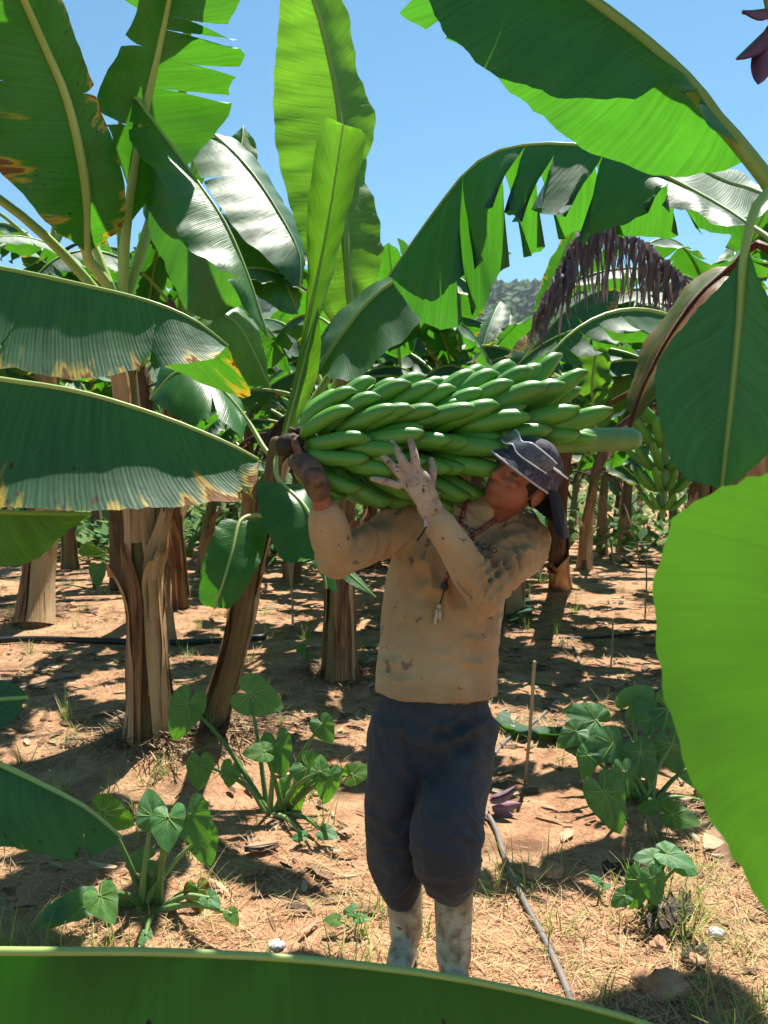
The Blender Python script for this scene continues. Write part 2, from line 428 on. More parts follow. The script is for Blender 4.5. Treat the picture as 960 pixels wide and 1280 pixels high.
# generic leaf, grown along +Y from the origin, for the rows behind
def generic_leaf(seed, L, e0, e1, hw, droop, ntear, pet=.3):
    rg = random.Random(seed); n = 30
    pts = []; p = Vector((0, 0, 0)); ang = []
    side_b = rg.uniform(-.25, .25)
    for i in range(n + 1):
        s = i / n; e = e0 + (e1 - e0) * s ** 1.25; a = side_b * s
        pts.append(p.copy()); ang.append((e, a))
        p = p + Vector((math.sin(a) * math.cos(e), math.cos(a) * math.cos(e), math.sin(e))) * (L / n)
    k0 = int(n * pet)
    mid = pts[k0:]
    Ls = []; Rs = []
    for i in range(k0 + 1, n):
        s = (i - k0) / (n - k0); e, a = ang[i]
        w = hw * (s ** .33) * ((1 - s) ** .42) * 1.35 * (1 + .08 * mnoise.noise(Vector((s * 6, seed, 0))))
        sd = Vector((math.cos(a), -math.sin(a), 0)); up = Vector((-math.sin(a) * math.sin(e), -math.cos(a) * math.sin(e), math.cos(e)))
        dl = droop + .25 * mnoise.noise(Vector((s * 3, seed + 5, 0))); dr = droop + .25 * mnoise.noise(Vector((s * 3, seed + 9, 0)))
        Ls.append(pts[i] - sd * w * math.cos(dl) - up * w * math.sin(dl)); Rs.append(pts[i] + sd * w * math.cos(dr) - up * w * math.sin(dr))
    V, F, U = blade_geo(mid, Ls, Rs, 34, 5, rand_tears(rg, ntear), .03, .008, seed, gap=.03)
    R = tube_geo(pts, [.026 - .022 * i / 20 for i in range(21)], segs=6, n=20)
    return (V, F, U), R
GEN = []
def make_generic():
    specs = [(1, 2.1, 1.35, .5, .30, .2, 5), (2, 2.2, 1.15, -.5, .30, .45, 8), (3, 2.1, .95, -1.0, .30, .6, 10), (4, 1.8, 1.25, -.1, .28, .3, 6),
             (5, 2.3, .8, -1.2, .31, .7, 12), (6, 1.9, 1.45, .9, .26, .1, 2), (7, 2.0, .55, -1.35, .30, .8, 9)]
    for sp in specs:
        (V, F, U), (V2, F2, U2) = generic_leaf(*sp)
        o = put('leaf', V, F, M['leaf'], None, uvs=U); r = put('midrib', V2, F2, M['midrib'], None, uvs=U2)
        GEN.append((o.data, r.data)); bpy.data.objects.remove(o); bpy.data.objects.remove(r)
    (V, F, U), (V2, F2, U2) = generic_leaf(11, 1.7, .5, -1.5, .16, 1.2, 20)
    o = put('dry_leaf', V, F, M['dry_leaf'], None, uvs=U); r = put('midrib', V2, F2, M['dry_leaf'], None, uvs=U2)
    GEN.append((o.data, r.data)); bpy.data.objects.remove(o); bpy.data.objects.remove(r)
make_generic()
def add_generic(parent, which, loc, rz, scale=1.0, tilt=0.0, roll=0.0, burn=0.0, dry=False, mat=None):
    bd, rd = GEN[which]
    o = bpy.data.objects.new('dry_leaf' if dry else 'leaf', bd); C.objects.link(o); o.parent = parent; o.location = loc; o.rotation_euler = (tilt, roll, rz); o.scale = (scale,) * 3
    r = bpy.data.objects.new('midrib', rd); C.objects.link(r); r.parent = o
    if burn: o['burn'] = burn
    return o

def pseudostem(parent, pts, r0, r1, seed, nsheath=9, green=False, hgt=None, sag=True):
    rg = random.Random(seed); n = 22
    P = crom(pts, n)
    def bump(s, th): return .06 * mnoise.noise(Vector((math.cos(th) * 1.5, math.sin(th) * 1.5, s * 4 + seed))) + .03 * math.sin(th * 5 + seed)
    rad = [r0 + (r1 - r0) * i / n + .035 * math.exp(-i / n * 14) for i in range(n + 1)]
    core = tube('pseudostem', P, rad, M['stem_green' if green else 'stem'], parent, segs=16, ref=(1, 0, 0), bumps=bump)
    T = np.gradient(P, axis=0); T /= np.linalg.norm(T, axis=1)[:, None]
    for q in range(nsheath):
        s0 = rg.choice((0, 0, rg.uniform(0, .5))); s1 = min(1, s0 + rg.uniform(.3, .65)); ph = rg.uniform(0, 6.28); wd = rg.uniform(.5, 1.15)
        V = []; U = []; F = []; a_, b_ = 14, 7; peel = rg.choice((.01, .03, .10)); lift = (rg.uniform(.003, .010) + q * .0016) * min(1, r0 / .09)
        for i in range(a_ + 1):
            t = i / a_; s = s0 + (s1 - s0) * t; x = s * n; i0 = min(n - 1, int(x)); f = x - i0
            c = P[i0] * (1 - f) + P[i0 + 1] * f; tt = T[i0]
            a1 = np.array((1., 0, 0)) - tt[0] * tt; a1 /= np.linalg.norm(a1); a2 = np.cross(tt, a1)
            R = rad[i0] * (1 - f) + rad[i0 + 1] * f
            taper = 1 - .75 * max(0, (t - .75) / .25) ** 1.3
            for j in range(b_ + 1):
                v = (j / b_ - .5) * 2; th = ph + v * wd * taper + .12 * math.sin(t * 5 + q)
                e = lift + .018 * abs(v) ** 3 * (.5 + mnoise.noise(Vector((q * 3.1, s * 9, v)))) + peel * max(0, (t - .7) / .3) ** 2 + .010 * mnoise.noise(Vector((th * 4, s * 7, q)))
                V.append(c + (a1 * math.cos(th) + a2 * math.sin(th)) * (R * 1.06 + e) + (tt * rg.uniform(-.06, .05) if i == a_ else 0)); U.append((v * .35 + q, s * np.linalg.norm(P[-1] - P[0])))
        for i in range(a_):
            for j in range(b_):
                a = i * (b_ + 1) + j; F.append((a, a + 1, a + b_ + 2, a + b_ + 1))
        put('sheath', V, F, M['sheath'], core, uvs=U)
    return core

def base_of(px, py):
    p = G(px, py); p.z -= .03; return p

# --- plant with the broken brown trunk beside the taro (left of the man)
A = empty('banana_plant', base_of(188, 948), 'tall banana plant with peeling tan trunk beside the slanted young plant', 'banana plant', 'banana plants')
pseudostem(A, [parent_world(A), W(184, 800, 4.36), W(174, 640, 4.32), W(160, 500, 4.28), W(150, 405, 4.2)], .088, .06, 3, 13)
leaf(A, [(108, 318, 4.0), (106, 230, 3.8), (85, 130, 3.6), (52, 50, 3.4), (20, -20, 3.2), (-10, -70, 3.1)],
     [(96, 306, 3.9), (66, 287, 3.75), (24, 240, 3.6), (-30, 180, 3.4), (-70, 80, 3.2), (-60, -30, 3.05)],
     [(150, 285, 4.0), (156, 240, 3.9), (146, 190, 3.8), (122, 130, 3.7), (100, 70, 3.55), (72, 0, 3.4), (30, -60, 3.2)],
     'leaf_under', [(150, 420, 4.2), (134, 355, 4.1)], burn=.22, rib=(.027, .008), flip=True, tears=[(-1, .62, .5), (1, .55, .4)])
leaf(A, [(158, 285, 4.1), (172, 185, 4.0), (190, 100, 3.9), (207, 20, 3.8), (222, -50, 3.7), (235, -110, 3.6)],
     [(166, 262, 4.1), (143, 180, 3.95), (122, 122, 3.85), (148, 65, 3.75), (178, -10, 3.65), (205, -80, 3.6)],
     [(196, 236, 4.2), (236, 204, 4.25), (262, 172, 4.3), (288, 136, 4.3), (280, 112, 4.1), (304, 70, 4.0), (286, 40, 3.8), (308, -10, 3.7), (290, -60, 3.7)],
     'leaf', [(152, 420, 4.2), (154, 350, 4.15)], rib=(.025, .007), flip=True, tears=[(1, .49, .85), (1, .56, .55), (1, .66, .95), (1, .71, .6), (-1, .33, .6), (-1, .6, .4)], gap=.012, seed=1203)
leaf(A, [(168, 120, 3.9), (190, 150, 3.85), (214, 182, 3.8), (250, 232, 3.75), (282, 280, 3.7), (308, 340, 3.65), (336, 424, 3.6)],
     [(160, 170, 3.7), (174, 198, 3.6), (203, 234, 3.55), (216, 286, 3.5), (238, 318, 3.5), (274, 342, 3.5), (305, 385, 3.55)],
     [(175, 240, 4.2), (182, 285, 4.15), (208, 345, 4.1), (232, 388, 4.05), (266, 402, 4.0), (296, 385, 3.9)],
     'leaf', [(153, 400, 4.2), (148, 230, 4.15), (152, 140, 4.0)], rib=(.012, .004), tears=[(-1, .2, .9), (-1, .8, .6)])
leaf(A, [(215, 430, 4.25), (262, 392, 4.3), (300, 410, 4.35), (338, 484, 4.3)], [(245, 425, 4.2), (272, 452, 4.15), (302, 480, 4.2)], [(280, 385, 4.5), (320, 410, 4.5)],
     'leaf_young', [(155, 470, 4.25)], rib=(.01, .003))
for i, (w_, a, s) in enumerate([(1, 1.2, 1.2), (4, 2.2, 1.2)]): add_generic(A, w_, Vector(W(150, 405, 4.2)) - parent_world(A), a, s, tilt=.12)  # extra crown leaves, added overhead to shade the lower ones
VW = lambda *l: [Vector(v) for v in l]
leaf(A, VW((-1.15, 4.55, 4.35), (-1.35, 4.35, 4.6), (-1.7, 4.1, 4.65), (-2.1, 3.85, 4.55), (-2.5, 3.6, 4.3)), VW((-1.0, 4.2, 4.4), (-1.2, 3.95, 4.5), (-1.5, 3.7, 4.5), (-1.9, 3.5, 4.4)), VW((-1.45, 4.75, 4.4), (-1.75, 4.6, 4.5), (-2.1, 4.35, 4.45), (-2.45, 4.0, 4.3)),
     'leaf', VW((-1.42, 4.25, 2.5), (-1.2, 4.6, 3.6)), rib=(.02, .006), world=True)  # unseen leaf above the frame, added to keep sun off the leaves below
leaf(A, VW((-1.05, 4.3, 4.3), (-1.1, 3.95, 4.5), (-1.15, 3.5, 4.5), (-1.2, 3.0, 4.3)), VW((-.80, 4.1, 4.2), (-.80, 3.7, 4.3), (-.95, 3.3, 4.3)), VW((-1.35, 4.1, 4.2), (-1.42, 3.7, 4.3), (-1.4, 3.3, 4.2)),
     'leaf', VW((-1.42, 4.25, 2.5), (-1.15, 4.4, 3.6)), rib=(.02, .006), world=True)  # second unseen leaf added overhead, blocks more sun from this crown
# --- plant behind it whose leaves cross the sky
E = empty('banana_plant', base_of(222, 760), 'banana plant whose trunk shows right behind the tall peeling trunk', 'banana plant', 'banana plants')
pseudostem(E, [parent_world(E), W(214, 640, 9.0), W(215, 480, 7.8), W(225, 400, 7.0)], .12, .06, 8, 8)
leaf(E, [(250, 168, 6.0), (276, 176, 5.9), (312, 212, 5.8), (348, 265, 5.7), (374, 318, 5.6), (374, 364, 5.6)],
     [(240, 198, 5.7), (262, 245, 5.5), (300, 298, 5.4), (340, 334, 5.4), (362, 354, 5.5)], [(300, 180, 6.2), (345, 240, 6.2), (378, 300, 6.0)],
     'leaf', [(228, 410, 7.0), (235, 250, 6.4)], rib=(.014, .004), tears=[(-1, .4, .5)])
leaf(E, [(270, 268, 5.9), (312, 292, 5.7), (348, 335, 5.6), (372, 392, 5.5)], [(278, 300, 5.6), (312, 362, 5.4), (342, 384, 5.4), (362, 394, 5.45)], [(305, 275, 6.0), (350, 315, 5.9), (375, 360, 5.8)],
     'leaf', [(228, 410, 7.0), (240, 300, 6.3)], rib=(.014, .004))
leaf(E, [(292, 208, 6.6), (302, 180, 6.7), (304, 158, 6.8)], [(288, 195, 6.6), (286, 176, 6.7)], [(318, 208, 6.7), (321, 180, 6.8)], 'leaf_young', [(230, 400, 7.0), (270, 280, 6.8)], rib=(.01, .003))
for i in range(8): add_generic(E, (1, 2, 4, 3, 2, 1, 6, 2)[i], Vector(W(225, 400, 7.0)) - parent_world(E), i * .72 + 1.2, (.8, .8, .8, .8, .95, .9, .8, .8)[i])  # last few added out of sight, to deepen shade on the ground in front
add_generic(E, 7, Vector(W(222, 410, 7.0)) - parent_world(E), 3.3, .8, dry=True)
# --- slanted young plant with upright leaves
B = empty('banana_plant', base_of(262, 935), 'slanted young banana plant with tall upright glowing leaves and a dark stem', 'banana plant', 'banana plants')
bs = pseudostem(B, [parent_world(B), W(288, 830, 4.6), W(312, 720, 4.55), W(334, 630, 4.5), W(346, 555, 4.45)], .070, .045, 21, 5)
leaf(B, [(439, 400, 4.7), (434, 330, 4.75), (430, 240, 4.8), (424, 140, 4.85), (404, 40, 4.8), (372, -60, 4.7)],
     [(408, 392, 4.7), (384, 320, 4.75), (360, 250, 4.8), (345, 180, 4.8), (341, 110, 4.8), (348, 30, 4.75), (355, -40, 4.7)],
     [(458, 380, 4.85), (479, 320, 4.9), (474, 265, 4.95), (458, 222, 5.0), (470, 152, 5.05), (448, 80, 5.0), (432, 0, 4.9), (400, -50, 4.8)],
     'leaf_young', [(348, 560, 4.45), (392, 500, 4.55), (428, 440, 4.65)], rib=(.02, .006), ripple=.012)
leaf(B, [(354, 552, 4.35), (386, 400, 4.35), (410, 280, 4.35), (429, 156, 4.35)], [(360, 515, 4.3), (383, 385, 4.3), (385, 280, 4.25), (388, 235, 4.25), (404, 150, 4.3)],
     [(364, 535, 4.25), (388, 430, 4.1), (416, 330, 4.05), (440, 235, 4.05), (455, 168, 4.15)], 'leaf_young', None, rib=(.016, .004), ripple=.003)
leaf(B, [(356, 548, 4.25), (376, 470, 4.2), (397, 385, 4.2)], [(354, 530, 4.25), (372, 460, 4.2)], [(368, 530, 4.15), (394, 474, 4.1), (400, 425, 4.1)], 'leaf_young', None, rib=(.01, .003), ripple=.002)
leaf(B, [(396, 466, 4.3), (428, 418, 4.25), (468, 370, 4.2), (515, 342, 4.15), (569, 336, 4.1)], [(392, 440, 4.5), (404, 408, 4.55), (440, 372, 4.55), (490, 340, 4.4), (535, 328, 4.3)],
     [(415, 472, 4.0), (444, 474, 3.95), (474, 444, 3.9), (506, 420, 3.9), (534, 392, 3.95), (556, 368, 4.0)],
     'leaf', [(350, 560, 4.45), (370, 510, 4.4)], rib=(.016, .004), tears=[(1, .72, .25)])
leaf(B, [(300, 652, 4.25), (290, 690, 4.15), (280, 725, 4.1), (268, 760, 4.1)], [(275, 652, 4.2), (258, 690, 4.1), (250, 722, 4.1), (251, 752, 4.1)], [(330, 650, 4.3), (330, 690, 4.2), (314, 724, 4.12), (290, 758, 4.1)],
     'leaf', [(332, 646, 4.4), (318, 644, 4.35)], rib=(.010, .003))
leaf(B, [(352, 604, 4.2), (380, 632, 4.1), (395, 665, 4.05), (408, 735, 4.0)], [(322, 606, 4.15), (324, 636, 4.05), (342, 682, 4.0), (356, 702, 3.98), (390, 706, 3.98)], [(386, 612, 4.25), (404, 660, 4.15), (416, 702, 4.1), (420, 740, 4.05)],
     'leaf', [(345, 572, 4.4), (345, 590, 4.3)], rib=(.012, .003), tears=[(-1, .75, .6)])
leaf(B, [(408, 690, 4.2), (430, 712, 4.15), (469, 746, 4.1)], [(412, 708, 4.15), (440, 732, 4.1)], [(425, 698, 4.2), (450, 722, 4.15)], 'leaf', [(348, 600, 4.4), (385, 650, 4.3)], rib=(.008, .003))
leaf(B, [(308, 524, 4.6), (270, 482, 4.6), (225, 464, 4.6), (188, 498, 4.6)], [(292, 490, 4.8), (255, 460, 4.85), (212, 452, 4.8)], [(300, 548, 4.4), (270, 524, 4.35), (236, 526, 4.35), (205, 512, 4.45)],
     'leaf', [(344, 575, 4.45), (330, 560, 4.5)], rib=(.013, .004), tears=[(1, .45, .5)])

# --- plant standing just out of the picture on the left: long leaves reaching in
I = empty('banana_plant', (-1.95, 2.7, -.03), 'banana plant at the left whose scorched leaves reach in over the trunks', 'banana plant', 'banana plants')
pseudostem(I, [parent_world(I), (-1.95, 2.7, .8), (-1.93, 2.68, 1.7), (-1.9, 2.65, 2.1)], .12, .07, 31, 6)
leaf(I, [(-120, 318, 2.35), (0, 335, 2.4), (110, 358, 2.45), (190, 378, 2.5), (245, 402, 2.55), (284, 432, 2.6)],
     [(-60, 350, 2.85), (50, 395, 2.9), (150, 432, 2.9), (240, 470, 2.85), (305, 494, 2.8), (312, 480, 2.75)],
     [(-80, 450, 2.2), (10, 456, 2.25), (60, 466, 2.27), (110, 470, 2.3), (165, 458, 2.35), (225, 443, 2.4), (270, 442, 2.5)],
     'leaf', [(-260, 330, 2.5)], burn=.10, ripple=.003, rib=(.009, .003), tears=[(1, .40, .35), (1, .74, .2)], n=60)
leaf(I, [(-110, 458, 2.0), (0, 474, 2.02), (100, 490, 2.05), (200, 520, 2.1), (280, 552, 2.15), (322, 574, 2.2)],
     [(-60, 560, 2.3), (60, 590, 2.35), (160, 610, 2.4), (240, 610, 2.4), (300, 600, 2.3)],
     [(-100, 630, 1.88), (0, 638, 1.9), (70, 641, 1.92), (140, 641, 1.95), (205, 636, 2.0), (262, 630, 2.05), (304, 626, 2.1), (322, 600, 2.15)],
     'leaf', [(-260, 470, 2.3)], burn=.20, ripple=.0025, rib=(.008, .003), n=64, tears=[(1, .33, .12), (1, .88, .2)])
leaf(I, [(-120, 632, 2.2), (0, 640, 2.2), (60, 642, 2.2), (112, 643, 2.2)], [(-60, 650, 2.4), (20, 655, 2.4), (80, 650, 2.3)], [(-80, 720, 2.1), (0, 705, 2.1), (45, 694, 2.12), (84, 666, 2.15)],
     'leaf_young', [(-300, 560, 2.5)], rib=(.012, .003))
leaf(I, [(-110, 900, 1.9), (-30, 878, 1.9), (33, 872, 1.9)], [(-80, 840, 2.0), (-10, 848, 2.0), (24, 858, 1.95)], [(-70, 930, 1.8), (0, 904, 1.82), (22, 892, 1.85)], 'leaf', [(-300, 700, 2.4)], rib=(.01, .003))
leaf(I, [(-110, 905, 1.75), (0, 955, 1.8), (60, 984, 1.83), (108, 1010, 1.86), (150, 1046, 1.9)], [(-60, 960, 2.0), (30, 1010, 2.05), (100, 1040, 2.0)],
     [(-90, 1040, 1.65), (0, 1054, 1.68), (50, 1068, 1.7), (100, 1072, 1.75), (138, 1060, 1.82)], 'leaf', [(-330, 760, 2.3)], burn=.17, rib=(.010, .003), n=50, tears=[(1, .8, .3)])
for i in range(2): add_generic(I, (1, 3, 2)[i], (.05, -.05, 2.1), 1.8 + i * 1.1, .9)
# --- plant beside the photographer, its leaf crosses the foot of the picture
J = empty('banana_plant', (-1.75, .75, -.03), 'banana plant beside the camera whose dark leaf lies across the foreground', 'banana plant', 'banana plants')
pseudostem(J, [parent_world(J), (-1.75, .75, .5), (-1.74, .78, .95)], .10, .06, 35, 5)
leaf(J, [(-420, 1150, 1.2), (-150, 1184, 1.2), (0, 1189, 1.2), (200, 1190, 1.22), (400, 1201, 1.24), (600, 1228, 1.26), (790, 1274, 1.28), (900, 1318, 1.3)],
     [(-300, 1215, 1.42), (0, 1240, 1.48), (300, 1250, 1.5), (600, 1280, 1.48), (800, 1310, 1.4)],
     [(-350, 1420, 1.12), (-100, 1480, 1.09), (200, 1490, 1.09), (500, 1480, 1.1), (760, 1430, 1.16), (880, 1370, 1.22)],
     'leaf_soft', [(-900, 1150, 1.2)], burn=.06, ripple=.002, rib=(.007, .003), n=64, tears=[(1, .42, .2)])

# --- plant standing just out of the picture on the right
R = empty('banana_plant', (1.62, 2.1, -.03), 'banana plant at the right with huge overhanging leaves and purple flower', 'banana plant', 'banana plants')
pseudostem(R, [parent_world(R), (1.6, 2.1, .8), (1.58, 2.08, 1.5), (1.5, 2.05, 2.0)], .12, .07, 41, 7)
leaf(R, [(925, 182, 1.95), (905, 162, 1.95), (862, 105, 1.95), (790, 40, 1.95), (700, -25, 1.95), (600, -75, 1.95), (480, -120, 2.0)],
     [(912, 175, 1.90), (880, 150, 1.86), (842, 100, 1.85), (790, 118, 1.85), (700, 106, 1.85), (620, 76, 1.85), (562, 34, 1.86), (530, -30, 1.88)],
     [(930, 200, 2.1), (880, 222, 2.2), (800, 216, 2.28), (720, 184, 2.32), (650, 132, 2.35), (598, 78, 2.35), (540, 38, 2.35), (470, 0, 2.35), (440, -50, 2.3)],
     'leaf_under', [(1035, 430, 2.0), (985, 270, 1.95)], rib=(.020, .006), n=60, tears=[(1, .66, .9), (1, .73, .8), (-1, .16, .5)], gap=.015, flip=True)
leaf(R, [(935, 280, 2.7), (880, 246, 2.85), (800, 206, 3.0), (720, 181, 3.1), (640, 184, 3.2), (590, 208, 3.3), (545, 262, 3.4), (505, 318, 3.5), (486, 345, 3.55)],
     [(905, 288, 2.68), (862, 264, 2.78), (812, 262, 2.88), (762, 278, 2.95), (712, 286, 2.98), (662, 276, 3.05), (612, 256, 3.12), (602, 300, 3.15), (592, 325, 3.2), (566, 355, 3.25), (530, 375, 3.35)],
     [(925, 305, 2.95), (880, 290, 3.1), (820, 292, 3.3), (765, 288, 3.4), (705, 302, 3.45), (668, 320, 3.5), (632, 334, 3.5), (616, 356, 3.5), (604, 385, 3.5), (560, 412, 3.55), (520, 395, 3.6)],
     'leaf_under', [(1045, 430, 2.1), (985, 320, 2.5)], rib=(.009, .003), n=80, flip=True, gap=.03,
     tears=[(-1, .22, .8), (-1, .36, .9), (-1, .46, .85), (-1, .56, .95), (-1, .70, .9), (1, .27, .7), (1, .42, .9), (1, .52, .95), (1, .60, .95), (1, .78, .8)])
leaf(R, [(932, 305, 1.5), (924, 400, 1.5), (914, 505, 1.5), (903, 610, 1.52)], [(912, 345, 1.5), (868, 392, 1.48), (838, 432, 1.46), (825, 468, 1.45), (830, 520, 1.45), (842, 568, 1.46), (870, 603, 1.48)],
     [(955, 365, 1.45), (990, 420, 1.40), (1000, 490, 1.38), (965, 555, 1.4), (925, 596, 1.46)],
     'leaf_under', [(1050, 450, 1.9), (1000, 250, 1.65), (955, 245, 1.55)], rib=(.011, .003), flip=True, bulge=.03, ripple=.002)
leaf(R, [(1200, 560, 1.0), (1135, 700, .96), (1095, 880, .93), (1030, 1060, .92), (968, 1150, .92)],
     [(1090, 545, .95), (985, 580, .9), (905, 612, .88), (845, 648, .87), (822, 715, .87), (826, 830, .87), (848, 925, .87), (885, 1012, .88), (930, 1092, .9)],
     [(1260, 680, 1.0), (1250, 880, 1.0), (1150, 1060, .97)], 'leaf_soft', [(1480, 640, 1.7), (1330, 500, 1.25)], rib=(.014, .004), n=56, bulge=.01, ripple=.0006, flip=True)
leaf(R, [(915, 335, 2.3), (872, 372, 2.3), (832, 430, 2.3), (803, 488, 2.3), (788, 532, 2.3)], [(890, 338, 2.4), (848, 374, 2.42), (808, 432, 2.42), (789, 492, 2.38)], [(902, 386, 2.2), (868, 428, 2.16), (834, 476, 2.18), (806, 515, 2.25)],
     'red_leaf', [(1050, 450, 2.1), (960, 310, 2.2)], rib=(.012, .004), ribmat='red_leaf', label='narrow yellow and rust red drying leaf')
leaf(R, [(968, 250, 3.4), (905, 226, 3.5), (850, 200, 3.6), (800, 190, 3.7)], [(940, 270, 3.2), (880, 250, 3.25), (830, 215, 3.4)], [(930, 215, 3.8), (870, 195, 3.8)], 'leaf', [(1080, 460, 2.1), (1030, 320, 3.0)], rib=(.012, .004))
leaf(R, VW((1.35, 2.2, 3.0), (1.1, 2.1, 3.2), (.7, 2.0, 3.17), (.3, 1.9, 2.95)), VW((1.2, 2.05, 3.05), (.95, 1.93, 3.12), (.6, 1.86, 3.08)), VW((1.15, 2.4, 3.05), (.9, 2.33, 3.12), (.55, 2.25, 3.05)), 'leaf', VW((1.5, 2.05, 1.95), (1.45, 2.15, 2.6)), rib=(.02, .006), world=True)  # unseen leaf, added and trimmed to shade the big hanging leaf
# purple flower hanging in the top corner
k = NT('bract'); nz = k.noise(k.obj(), 30, 3); M['bract'] = k.done(k.bsdf(k.mix(nz, (.05, .016, .04), (.16, .055, .10)), .45, .4))
k = NT('bract_fallen'); nz = k.noise(k.obj(), 30, 3); M['bract2'] = k.done(k.bsdf(k.mix(nz, (.12, .05, .09), (.34, .20, .24)), .5, .4))
def bract_geo(base, tip, width, normal, curl=.25):
    b = Vector(base); t = Vector(tip); ax = (t - b); L = ax.length; ax.normalize(); nn = Vector(normal); nn = (nn - ax * nn.dot(ax)).normalized(); sd = ax.cross(nn)
    V = []; F = []; U = []
    for i in range(9):
        s = i / 8; w = width * math.sin(math.pi * min(1, (s * .86 + .14))) ** .8
        for j in range(7):
            v = (j / 6 - .5) * 2
            V.append(b + ax * L * s + sd * w * v * .9 + nn * (-(v * v) * w * .55 + curl * L * s * s * .4)); U.append((v, s))
    for i in range(8):
        for j in range(6): a = i * 7 + j; F.append((a, a + 1, a + 8, a + 7))
    # second skin so the fleshy bract has thickness
    n0 = len(V); V += [Vector(v) - nn * .004 for v in V]; U += U[:n0]; F += [tuple(x + n0 for x in f[::-1]) for f in F]
    return V, F, U
fl = tube('flower_stalk', [W(1040, 300, 2.0), W(1000, 120, 2.0), W(965, 20, 2.0), W(955, -40, 2.0)], [.016, .014, .012], M['stem_green'], R, n=12)
for (bx, by, tx, ty, w, nrm) in [(955, 40, 920, 80, .030, (-1, -1, .4)), (962, 10, 926, 18, .026, (-.4, -1, .6)), (968, 30, 945, 112, .034, (-.2, -1, .1)), (958, -20, 934, -2, .022, (-.5, -1, .5)), (975, 20, 985, 90, .03, (.4, -1, 0))]:
    put('bract', *bract_geo(W(bx, by, 2.0), W(tx, ty, 1.97), w, nrm)[:2], M['bract'], fl)

# --- trunk behind the man's elbow, and the stump at the far left
Cc = empty('banana_plant', base_of(425, 856), 'banana plant with a straight reddish trunk behind the raised elbow', 'banana plant', 'banana plants')
pseudostem(Cc, [parent_world(Cc), W(425, 760, 6.15), W(428, 600, 6.1), W(432, 430, 6.0)], .098, .065, 51, 11)
top = Vector(W(432, 430, 6.0)) - parent_world(Cc)
for i, (w_, a, s, b) in enumerate([(4, 5.3, .95, 0), (2, 3.9, .9, .1), (1, 4.6, .9, 0), (4, .7, .8, 0), (2, 2.3, .9, .15), (5, 1.2, .7, 0)]): add_generic(Cc, w_, top, a, s * .8, burn=b)
D = empty('banana_plant', base_of(42, 786), 'banana plant with a flared dry trunk at the far left of the clearing', 'banana plant', 'banana plants')
pseudostem(D, [parent_world(D), W(48, 720, 8.4), W(56, 640, 8.4), W(60, 480, 8.3), W(62, 330, 8.2)], .145, .085, 61, 12)
top = Vector(W(62, 330, 8.2)) - parent_world(D)
for i, (w_, a, s) in enumerate([(1, 0, 1), (2, 1.1, .9), (4, 2.5, 1), (2, 3.7, 1), (0, 4.9, 1), (3, 5.6, .95)]): add_generic(D, w_, top, a, s)
add_generic(D, 7, top, 2.0, .9, dry=True); add_generic(D, 7, top, 4.2, .9, dry=True)

# --- plants of the middle distance on the right, seen past the bunch
Mp = empty('banana_plant', base_of(700, 735), 'banana plant behind the man with a bright upright leaf and withered hanging leaf', 'banana plant', 'banana plants')
pseudostem(Mp, [parent_world(Mp), W(698, 650, 8.6), W(706, 560, 7.6), W(715, 525, 7.0)], .12, .07, 71, 9)
leaf(Mp, [(745, 545, 6.6), (740, 480, 6.6), (752, 400, 6.7)], [(722, 530, 6.6), (713, 492, 6.6), (722, 440, 6.65), (738, 405, 6.7)], [(764, 525, 6.6), (766, 480, 6.65), (762, 430, 6.7)], 'leaf_young', [(716, 530, 7.0), (735, 570, 6.7)], rib=(.014, .004), ripple=.015)
leaf(Mp, [(640, 478, 6.9), (688, 408, 6.8), (735, 370, 6.7), (776, 357, 6.6)], [(630, 450, 7.1), (670, 402, 7.1), (720, 368, 7.0)], [(664, 480, 6.6), (714, 442, 6.5), (746, 420, 6.5), (770, 392, 6.5)], 'leaf', [(712, 530, 7.0), (650, 540, 7.0)], rib=(.016, .004), tears=[(1, .5, .8), (1, .66, .7)], burn=.12)
leaf(Mp, [(760, 520, 6.9), (775, 480, 7.0), (790, 452, 7.1)], [(752, 500, 6.9), (765, 465, 7.0)], [(780, 510, 6.9), (796, 475, 7.0)], 'leaf_young', [(716, 540, 7.0), (745, 550, 6.9)], rib=(.01, .003))
# withered leaf, all strips
rg = random.Random(77)
mw = crom([W(905, 400, 5.6), W(862, 356, 5.5), (W(805, 306, 5.4)), W(752, 276, 5.3), W(722, 296, 5.25), (W(702, 336, 5.2)), W(672, 392, 5.2)], 60)
gm = Geo()
for i in range(5, 61):
    for q in range(5):
        p = Vector(mw[i]) + Vector((rg.uniform(-.03, .03), 0, 0)); L = rg.uniform(.15, .58) * (1 if i < 48 else .55); w = rg.uniform(.006, .020); yo = rg.choice((-1, 1)) * .04
        V = []; U = []; ph = rg.uniform(0, 6)
        for s in range(7):
            t = s / 6; ww = w * (1 - .6 * t) * (1 if s < 6 else .2); sx = .03 * math.sin(t * 4 + ph) * t; tw = math.sin(t * 5 + ph) * .8
            c = p + Vector((sx, yo * min(1, t * 3) + .03 * math.cos(ph + t * 3), -L * t))
            V += [c - Vector((ww * math.cos(tw), ww * math.sin(tw), 0)), c + Vector((ww * math.cos(tw), ww * math.sin(tw), 0))]; U += [(0, t), (1, t)]
        gm.add(V, [(2 * s, 2 * s + 1, 2 * s + 3, 2 * s + 2) for s in range(6)], [(u + i * .3, v * .2) for u, v in U])
wl_o = gm.put('withered_leaf', M['withered'], Mp); wl_o['label'] = 'withered brown leaf hanging in thin strips'
tube('midrib', list(mw), [.02, .012, .006], M['withered'], wl_o, segs=6)
tube('petiole', [W(716, 530, 7.0), W(820, 470, 6.2), W(905, 400, 5.6)], [.025, .02], M['stem'], Mp, segs=8, n=10)

